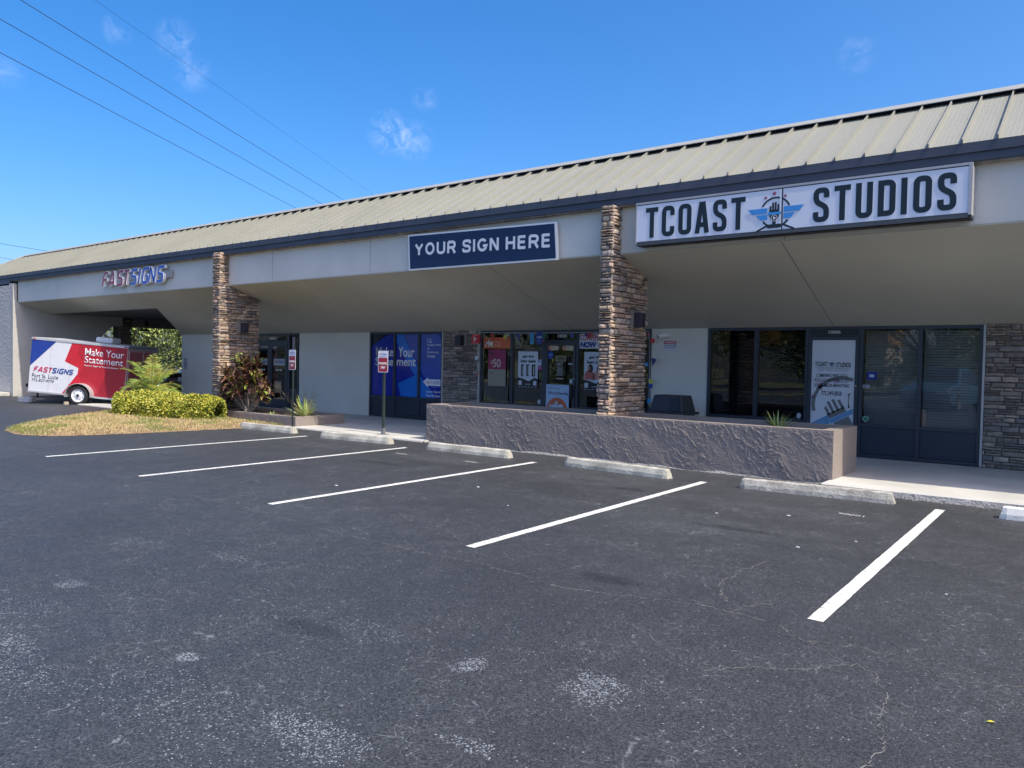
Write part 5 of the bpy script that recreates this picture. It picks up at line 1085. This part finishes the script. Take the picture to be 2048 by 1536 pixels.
def palm(x, y, z, label):
    rg = random.Random(21); t = thing('palm', (x, y, z), label, 'palm'); mb = MB()
    mb.tube([(x, y, z), (x+.02, y, z+.25), (x, y+.02, z+.62)], [.11, .10, .08], 10); mb.build('trunk', mat('palm_trunk', (.30, .17, .06), .9, .4, 14, 1.0, 20, dist=.03), t)
    n = 34
    for k in range(n):
        az = k*2.399+rg.uniform(-.2, .2); u_ = k/(n-1); el = R(82-95*u_+rg.uniform(-6, 6)); L = rg.uniform(.80, 1.05)*(1-.12*u_)
        if k > 28: L *= .8
        p = Vector((x, y, z+.60-.12*u_)); dd = Vector((math.cos(az)*math.cos(el), math.sin(az)*math.cos(el), math.sin(el))); m = 14; pts = [p.copy()]
        for i in range(m): dd = (dd+Vector((0, 0, -.085-.05*u_))).normalized(); p = p+dd*L/m; pts.append(p.copy())
        f = MB(); yel = u_ > .62
        cc = (.60, .46, .07) if yel else (.30+.10*rg.random(), .36+.10*rg.random(), .09)
        if k > 28: cc = (.52, .33, .09)
        f.tube(pts, [.012*(1-.8*i/m) for i in range(m+1)], 4, tint=tuple(v*1.3 for v in cc))
        for i in range(1, m+1):
            tg = (pts[i]-pts[i-1]).normalized(); sdv = tg.cross(Vector((0, 0, 1))).normalized(); upv = sdv.cross(tg); w0 = math.sin(math.pi*min(1, (i+.8)/(m+1.3)))**.6
            for s_ in (-1, 1):
                for q in range(2):
                    b_ = pts[i-1].lerp(pts[i], q/2); ll = .31*w0*rg.uniform(.7, 1.15); dr = (tg*rg.uniform(.45, .75)+sdv*s_*.9+upv*rg.uniform(.0, .5)).normalized()
                    c = tuple(v*rg.uniform(.75, 1.3) for v in cc)
                    tip = b_+dr*ll+Vector((0, 0, -.10*ll-.02)); mid = b_+dr*ll*.5; wv = upv.cross(dr).normalized()*.0055
                    f.add([b_, mid+wv, tip, mid-wv], [(0, 1, 2), (0, 2, 3)], c)
        f.build('frond', LEAF, t)
    return t
palm(-19.05, 9.88, .05, 'young feathery palm behind the yellow hedge, lower fronds turning orange')

def ti_plant(x, y, z, label):
    rg = random.Random(8); t = thing('ti_plant', (x, y, z), label, 'plant'); st = MB(); fo = MB()
    tips = [(-.95, .05, .62), (-.75, -.1, .95), (-.60, .15, 1.15), (-.35, -.15, .80), (-.30, .1, 1.18), (-.05, 0, 1.0), (.10, -.15, .72), (.02, .2, 1.20), (.28, 0, .85), (.62, -.05, .52), (-.55, -.2, .60), (-.15, -.25, .60), (-1.05, .2, .85), (-.48, .0, 1.42), (.40, .15, .62), (-.85, 0, .45), (-.2, .25, .9)]
    DK_ = [(.06, .026, .026), (.10, .042, .03), (.20, .10, .045), (.04, .02, .024), (.26, .15, .06), (.05, .03, .026), (.08, .03, .03)]
    for i, (dx, dy, dz) in enumerate(tips):
        b_ = Vector((x+dx*.12+rg.uniform(-.05, .05), y+dy*.1, z)); e = Vector((x+dx, y+dy, z+dz)); m_ = b_.lerp(e, .5)+Vector((dx*.05, 0, -.05)); st.tube([b_, m_, e], [.014, .012, .009], 6)
        top = i == 13
        for k in range(60 if not top else 12):
            az = rg.uniform(0, 6.28); el = rg.uniform(-.35, 1.25); c = rg.choice(DK_); c2 = rg.choice(DK_)
            if rg.random() < .16 or top: c = (.30, .34, .07); c2 = (.24, .30, .06)
            if rg.random() < .10: c = (.48, .20, .10)
            strap(fo, e+Vector((rg.gauss(0, .05), rg.gauss(0, .04), -rg.uniform(-.05, .22))), (math.cos(az)*math.cos(el), math.sin(az)*math.cos(el), math.sin(el)), rg.uniform(.20, .36)*(.7 if top else 1), rg.uniform(.04, .068), tuple(v*rg.uniform(.8, 1.3) for v in c), droop=rg.uniform(.7, 1.5), c2=c2, twist=rg.uniform(-.5, .5))
    st.build('stems', mat('pale_stem', (.30, .25, .20), .8, .2, 12), t); fo.build('foliage', LEAF, t)
ti_plant(-15.98, 10.66, .20, 'bushy plant with bronze and dark purple strap leaves in the low planter')
def strap_plant(name, x, y, z, n, L, W_, cols, label, cat, el0=.2, el1=1.45, seed=1, droop=.8):
    rg = random.Random(seed); mb = MB(); t = thing(name, (x, y, z), label, cat)
    for k in range(n):
        az = rg.uniform(0, 6.28); el = rg.uniform(el0, el1); c = rg.choice(cols); c2 = rg.choice(cols)
        strap(mb, (x+.04*math.cos(az), y+.04*math.sin(az), z), (math.cos(az)*math.cos(el), math.sin(az)*math.cos(el), math.sin(el)), L*rg.uniform(.65, 1.1), W_*rg.uniform(.7, 1.2), tuple(v*rg.uniform(.8, 1.15) for v in c), droop=droop*rg.uniform(.5, 1.4), n=6)
    mb.build('leaves', LEAF, t); return t
strap_plant('flax_plant', -14.08, 10.80, .20, 85, .50, .028, [(.55, .58, .25), (.44, .50, .14), (.60, .60, .34), (.36, .44, .10)], 'pale yellow striped strap leaf plant at the right end of the low planter', 'plant', seed=3)
sp = strap_plant('spiky_plant', -3.68, 11.3, .60, 30, .36, .024, [(.16, .24, .06), (.28, .36, .10), (.22, .30, .08), (.40, .44, .16)], 'spiky green rosette plant with dry lower leaves in the tall planter', 'plant', el0=.35, seed=5, droop=.5)
rg = random.Random(6); mb = MB()
for k in range(22):
    az = rg.uniform(0, 6.28); strap(mb, (-3.68, 11.3, .64), (math.cos(az), math.sin(az), .25), rg.uniform(.2, .42), .016, rg.choice([(.34, .25, .15), (.42, .33, .22), (.25, .17, .12)]), droop=2.2, n=6)
mb.build('dry_leaves', LEAF, sp)
rg = random.Random(16); t = thing('dry_shrub', (-14.35, 10.95, .2), 'thin twiggy shrub with tiny brown leaves behind the striped plant', 'shrub'); st = MB(); fo = MB()
for k in range(26):
    az = rg.uniform(0, 6.28); p = Vector((-14.35, 10.95, .2)); dd = Vector((math.cos(az)*.7+.25, math.sin(az)*.4, rg.uniform(.5, 1.2))).normalized(); L = rg.uniform(.4, .85); pts = [p]
    for i in range(5): dd = (dd+Vector((rg.gauss(0, .15), rg.gauss(0, .1), rg.gauss(-.03, .1)))).normalized(); p = p+dd*L/5; pts.append(p)
    st.tube(pts, .0025, 4)
    for i in range(2, 6):
        for q in range(5): leaf(fo, pts[i]+Vector((rg.gauss(0, .03), rg.gauss(0, .03), rg.gauss(0, .03))), Vector((rg.gauss(0, 1), rg.gauss(0, 1), rg.gauss(0, 1))), .028, .016, rg.choice([(.22, .17, .08), (.30, .26, .12), (.14, .10, .06)]))
st.build('stems', BARK, t); fo.build('leaves', LEAF, t)
strap_plant('seedling', -15.0, 10.60, .21, 22, .10, .03, [(.30, .42, .12), (.42, .5, .2)], 'tiny light green seedling on the soil of the low planter', 'plant', seed=8)
rg = random.Random(31); mb = MB()
for k in range(380):
    x = rg.uniform(-15.9, -13.9); y = 10.30-abs(rg.gauss(0, .13)); q = rg.uniform(.7, 1.2)
    leaf(mb, Vector((x, y, rg.uniform(.01, .05))), Vector((rg.gauss(0, 1), rg.gauss(0, 1), rg.gauss(0, .3))), .05, .022, tuple(v*q for v in rg.choice([(.32, .16, .09), (.40, .20, .11), (.25, .14, .09), (.45, .30, .18)])))
tag(mb.build('dry_leaf_litter', LEAF), 'drift of dry reddish leaves along the foot of the low planter', 'leaf litter', kind='stuff')
mb = MB(); leaf(mb, Vector((-.323, 3.871, .006)), Vector((1, .3, .08)), .035, .02, (.55, .50, .03)); tag(mb.build('fallen_leaf', LEAF), 'single small yellow leaf lying on the open asphalt', 'leaf')

# ---------------------------------------------------------------- trees
def make_tree(nm, h, rad, seed, n, cols, lf=(.16, .26), base=.35, trunk_r=.22):
    rg = random.Random(seed); t = thing(nm, (0, 0, 0), '', 'tree'); mb = MB(); tr = MB()
    cl_ = []
    for k in range(34):
        a_ = rg.uniform(0, 6.28); rr_ = rad*math.sqrt(rg.random())*.85; hz = h*base+(h*(1-base))*rg.random()**.8
        rr_ *= math.sqrt(max(.05, 1-((hz-h*(base+.30))/(h*.62))**2)); cl_.append((Vector((rr_*math.cos(a_), rr_*math.sin(a_), hz)), rg.uniform(.5, 1.0)*rad*.34))
    tr.tube([(0, 0, 0), (.1, .05, h*.22), (-.05, .1, h*.5)], [trunk_r, trunk_r*.8, trunk_r*.45], 9)
    for c, r_ in cl_[::2]:
        tr.tube([(0, 0, h*.22), c*.5+Vector((0, 0, h*.12)), c], [trunk_r*.5, trunk_r*.28, .03], 6)
    for k in range(n):
        c, r_ = rg.choice(cl_); v = Vector((rg.gauss(0, 1), rg.gauss(0, 1), rg.gauss(0, .8))).normalized(); p = c+v*r_*(1-abs(rg.gauss(0, .22)))
        dr = v+Vector((rg.gauss(0, .7), rg.gauss(0, .7), rg.gauss(0, .7))); f_ = rg.uniform(.7, 1.3); leaf(mb, p, dr, rg.uniform(*lf), rg.uniform(*lf)*.55, tuple(q*f_ for q in rg.choice(cols)))
    mb.build('crown', LEAF, t); tr.build('trunk', BARK, t); return t
GR = [(.20, .26, .06), (.28, .34, .09), (.14, .20, .05), (.38, .42, .13), (.08, .12, .04)]
GD = [(.07, .11, .035), (.10, .15, .04), (.13, .17, .05), (.05, .08, .03)]
ta = make_tree('tree', 6.2, 4.2, 5, 15000, GR, lf=(.15, .26), base=.10); ta.location = (-45.5, 22.5, 0); tag(ta, 'broad bright green tree seen through the carport opening, right of the dark pillar')
tb = make_tree('tree', 6.0, 3.6, 9, 9000, GD+GR[:2], lf=(.17, .28), base=.12)
TP_ = [(-50, 28.5, 1.0, 'darker green tree farther back through the carport opening'), (-47, 16.6, .85, 'green tree in the small gap left of the carport pillar')]
tb.location = (TP_[0][0], TP_[0][1], 0); tag(tb, TP_[0][3])
t2 = copy_tree(tb); t2.location = (TP_[1][0], TP_[1][1], 0); t2.scale = (.9, .9, .9); t2.rotation_euler.z = 2.0; tag(t2, TP_[1][3])
t2 = copy_tree(ta); t2.location = (-60, 36, 0); t2.rotation_euler.z = 1.3; tag(t2, 'farthest bright tree behind the others beyond the carport')
for i, (x, y, s_, rz) in enumerate(((-8, -27, 1.25, 0), (-17, -31, 1.5, 1), (-25, -25, 1.1, 2), (-34, -28, 1.4, 3), (-44, -26, 1.3, 4), (-54, -29, 1.5, 5), (-64, -27, 1.3, .5), (-75, -30, 1.5, 1.5), (1, -30, 1.2, 2.5), (-86, -25, 1.4, 3.3))):
    t2 = copy_tree(tb if i % 3 else ta); t2.location = (x, y, 0); t2.scale = (s_, s_, s_); t2.rotation_euler.z = rz; tag(t2, 'roadside tree across the road, seen only as a reflection in the shop glass', 'tree', 'reflected roadside trees')
tag(MB().box(-62.2, -61.6, 20, 60, 0, 1.1).build('boundary_wall', mat('pale_wall', (.5, .5, .48), .9, .1)), 'low pale boundary wall beyond the trees', 'wall')
tag(MB().cyl((-44, 15.2, 2.2), (0, 0, 1), .06, 4.4, 10).build('light_post', WHITE), 'thin white post in the gap left of the carport pillar', 'post')
bb = thing('roadside_store', (-27, -66, 0), 'store with orange fascia across the road, reflected in the studio window', 'building')
MB().box(-36, -18, -70, -62, 0, 4.2).build('wall', mat('store_wall', (.6, .5, .35), .9, .1), bb); MB().box(-36.3, -17.7, -70.3, -61.7, 4.2, 6.2).build('fascia', mat('store_orange', (.65, .30, .05), .7, .05), bb)
ub = thing('utility_pedestal', (-20.05, 10.45, 0), 'small white utility pedestal behind the palm and hedge', 'utility box')
MB().box(-20.19, -19.95, 10.35, 10.55, .04, 1.02).build('cabinet', WHITE, ub, bevel=.01); MB().box(-20.20, -19.94, 10.34, 10.56, 1.025, 1.06).build('cap', TRIM, ub)

# ---------------------------------------------------------------- cars (one behind the trailer, one parked behind the camera)
def car(nm, loc, rz, paint, label):
    t = thing(nm, loc, label, 'car', rz=rz); W_ = .88
    prof = [(-2.25, .34), (-2.28, .62), (-2.20, .92), (-1.95, 1.02), (-1.55, 1.06), (-1.0, 1.50), (-.4, 1.62), (.45, 1.58), (1.0, 1.10), (1.35, 1.02), (2.0, .90), (2.22, .72), (2.25, .36)]
    arch = lambda cx_: [(cx_+.40*math.cos(R(a)), .33+.38*math.sin(R(a))) for a in range(10, 180, 20)]
    low = prof[::1]; n = len(prof); vs = []; Xs = [-1, -.93, -.72, .72, .93, 1]
    bodyP = [p for p in prof]; bottom = [(2.0, .24)]+[(1.40+.38*math.cos(R(a)), .28+.38*math.sin(R(a))) for a in range(0, 181, 30)]+[(-1.02, .24)]+[(-1.40+.38*math.cos(R(a)), .28+.38*math.sin(R(a))) for a in range(0, 181, 30)]+[(-2.0, .24)]
    P = bodyP+bottom
    mb = MB(); m = len(P)
    for f_ in (-1, -.9, .9, 1):
        for (x, z) in P:
            k = W_ if abs(f_) < 1 else W_
            tum = max(0, z-1.0)*.30; zz = z-(0.03 if abs(f_) == 1 and z > .5 else 0); vs.append((x*(1 if abs(f_) < 1 else .985), f_*(k-tum), zz))
    fs = [(j*m+i, j*m+(i+1) % m, (j+1)*m+(i+1) % m, (j+1)*m+i) for j in range(3) for i in range(m)]+[tuple(range(m)), tuple(range(3*m, 4*m))[::-1]]
    mb.add(vs, fs); b_ = mb.build('body', paint, t, local=True, bevel=.02)
    G = mat('car_glass', (.012, .014, .016), .06, .05, spec=.8)
    for s_ in (-1, 1):
        q = lambda x, z: (x, s_*(W_-max(0, z-1.0)*.30+.004), z)
        for P2 in ([(-1.42, 1.08), (-.98, 1.44), (-.42, 1.54), (-.42, 1.08)], [(-.36, 1.08), (-.36, 1.54), (.40, 1.51), (.86, 1.10)]): MB().add([q(*p) for p in P2]+[(p[0], s_*(W_-.05-max(0, p[1]-1.0)*.30), p[1]) for p in P2], [(0, 1, 2, 3), (4, 5, 6, 7)]).build('window', G, t, local=True)
        for cx_ in (-1.40, 1.40): wheel(t, (cx_, s_*.80, .33), .33, .20, STEEL, s_, parts=False)
        MB().box(-2.285, -2.16, s_*.62-.18, s_*.62+.18, .72, .90).build('tail_light', mat('red_lens2', (.35, .01, .01), .2), t, local=True); MB().box(2.12, 2.26, s_*.6-.2, s_*.6+.2, .62, .76).build('headlight', mat('clear_lens', (.6, .6, .6), .1), t, local=True)
    e = .012
    MB().add([(.46, -.62, 1.585), (.46, .62, 1.585), (1.0, .74, 1.115), (1.0, -.74, 1.115), (.44, -.62, 1.56), (.44, .62, 1.56), (.98, .74, 1.09), (.98, -.74, 1.09)], [(0, 1, 2, 3), (4, 5, 6, 7)]).build('windscreen', G, t, local=True)
    MB().add([(-1.57, -.74, 1.075), (-1.57, .74, 1.075), (-1.02, .62, 1.515), (-1.02, -.62, 1.515)], [(0, 1, 2, 3)]).build('rear_window', G, t, local=True)
    return t
car('parked_car', (-26.6, 16.8, 0), R(-90), mat('maroon_paint', (.05, .008, .012), .25, .05, coat=.6), 'dark maroon car in the carport shade, mostly hidden by the wall')
car('parked_car', (-4.6, -6.2, 0), R(100), mat('blue_paint', (.05, .16, .26), .25, .05, coat=.6), 'blue car behind the photographer, reflected in the studio window')

# ---------------------------------------------------------------- wires
for i, (x, y, z, lb) in enumerate(((-20.79, 7.52, 10, 'uppermost of the three dark overhead wires'), (-21.08, 7.18, 9.5, 'middle of the three dark overhead wires'), (-21.94, 7.47, 9.0, 'lowest of the three dark overhead wires'), (-20.43, 9.07, 10.5, 'very faint thin overhead wire right of the three dark ones'),
                                   (-51.93, 17.69, 8, 'short overhead wire at the left edge just above the roof end'), (-59.55, 20.29, 8, 'lowest short overhead wire at the left edge touching the roof line'))):
    dx, dy = ((-.505, .863), (-.513, .858), (-.523, .852), (-.496, .868), (-.335, .94), (-.52, .85))[i]; pts = []
    for k in range(-14, 21):
        s_ = k*3.0; pts.append((x+dx*s_, y+dy*s_, z+.00010*s_*s_))
    tag(MB().tube(pts, .009 if i < 3 else (.004 if i == 3 else .011), 5).build('power_line', BLACKM, loc=(x, y, z-.1)), lb, 'wire', 'overhead power lines')

# grit and debris collected where the planter and kerb meet the asphalt
rg = random.Random(77); mb = MB()
for k in range(1500):
    if rg.random() < .6: x = rg.uniform(-9.95, -2.7); y = 10.43-abs(rg.gauss(0, .03))
    else: x = rg.uniform(-2.7, 3.5); y = 10.0-abs(rg.gauss(0, .05))
    q = rg.uniform(.004, .012); c = rg.choice([(.30, .28, .25), (.22, .2, .18), (.38, .36, .32), (.15, .13, .11)])
    mb.add([(x-q, y-q*.6, .003), (x+q, y-q*.4, .003), (x+q*.6, y+q, .003), (x-q*.5, y+q*.7, .003), (x, y, .003+q*.7)], [(0, 1, 4), (1, 2, 4), (2, 3, 4), (3, 0, 4)], c)
tag(mb.build('loose_grit', LEAF), 'pale grit and debris along the foot of the tall planter and kerb', 'grit', kind='stuff')
for i, (x, y) in enumerate(((-3.06, 7.55), (-1.62, 7.17), (-2.45, 7.95), (-1.95, 6.6), (-5.9, 7.1), (-4.9, 6.4), (-7.2, 6.0), (-.75, 5.9))):
    rr_ = random.Random(i+50); q = rr_.uniform(.008, .02)
    tag(MB().prism([(x-q, y-q*.5), (x+q*.9, y-q*.7), (x+q, y+q*.4), (x-q*.3, y+q*.8)], .0045, .009, 'z').build('paper_scrap', WHITE), 'tiny white scrap lying on the open asphalt among the parking bays', 'litter', 'tiny white scraps on the asphalt')
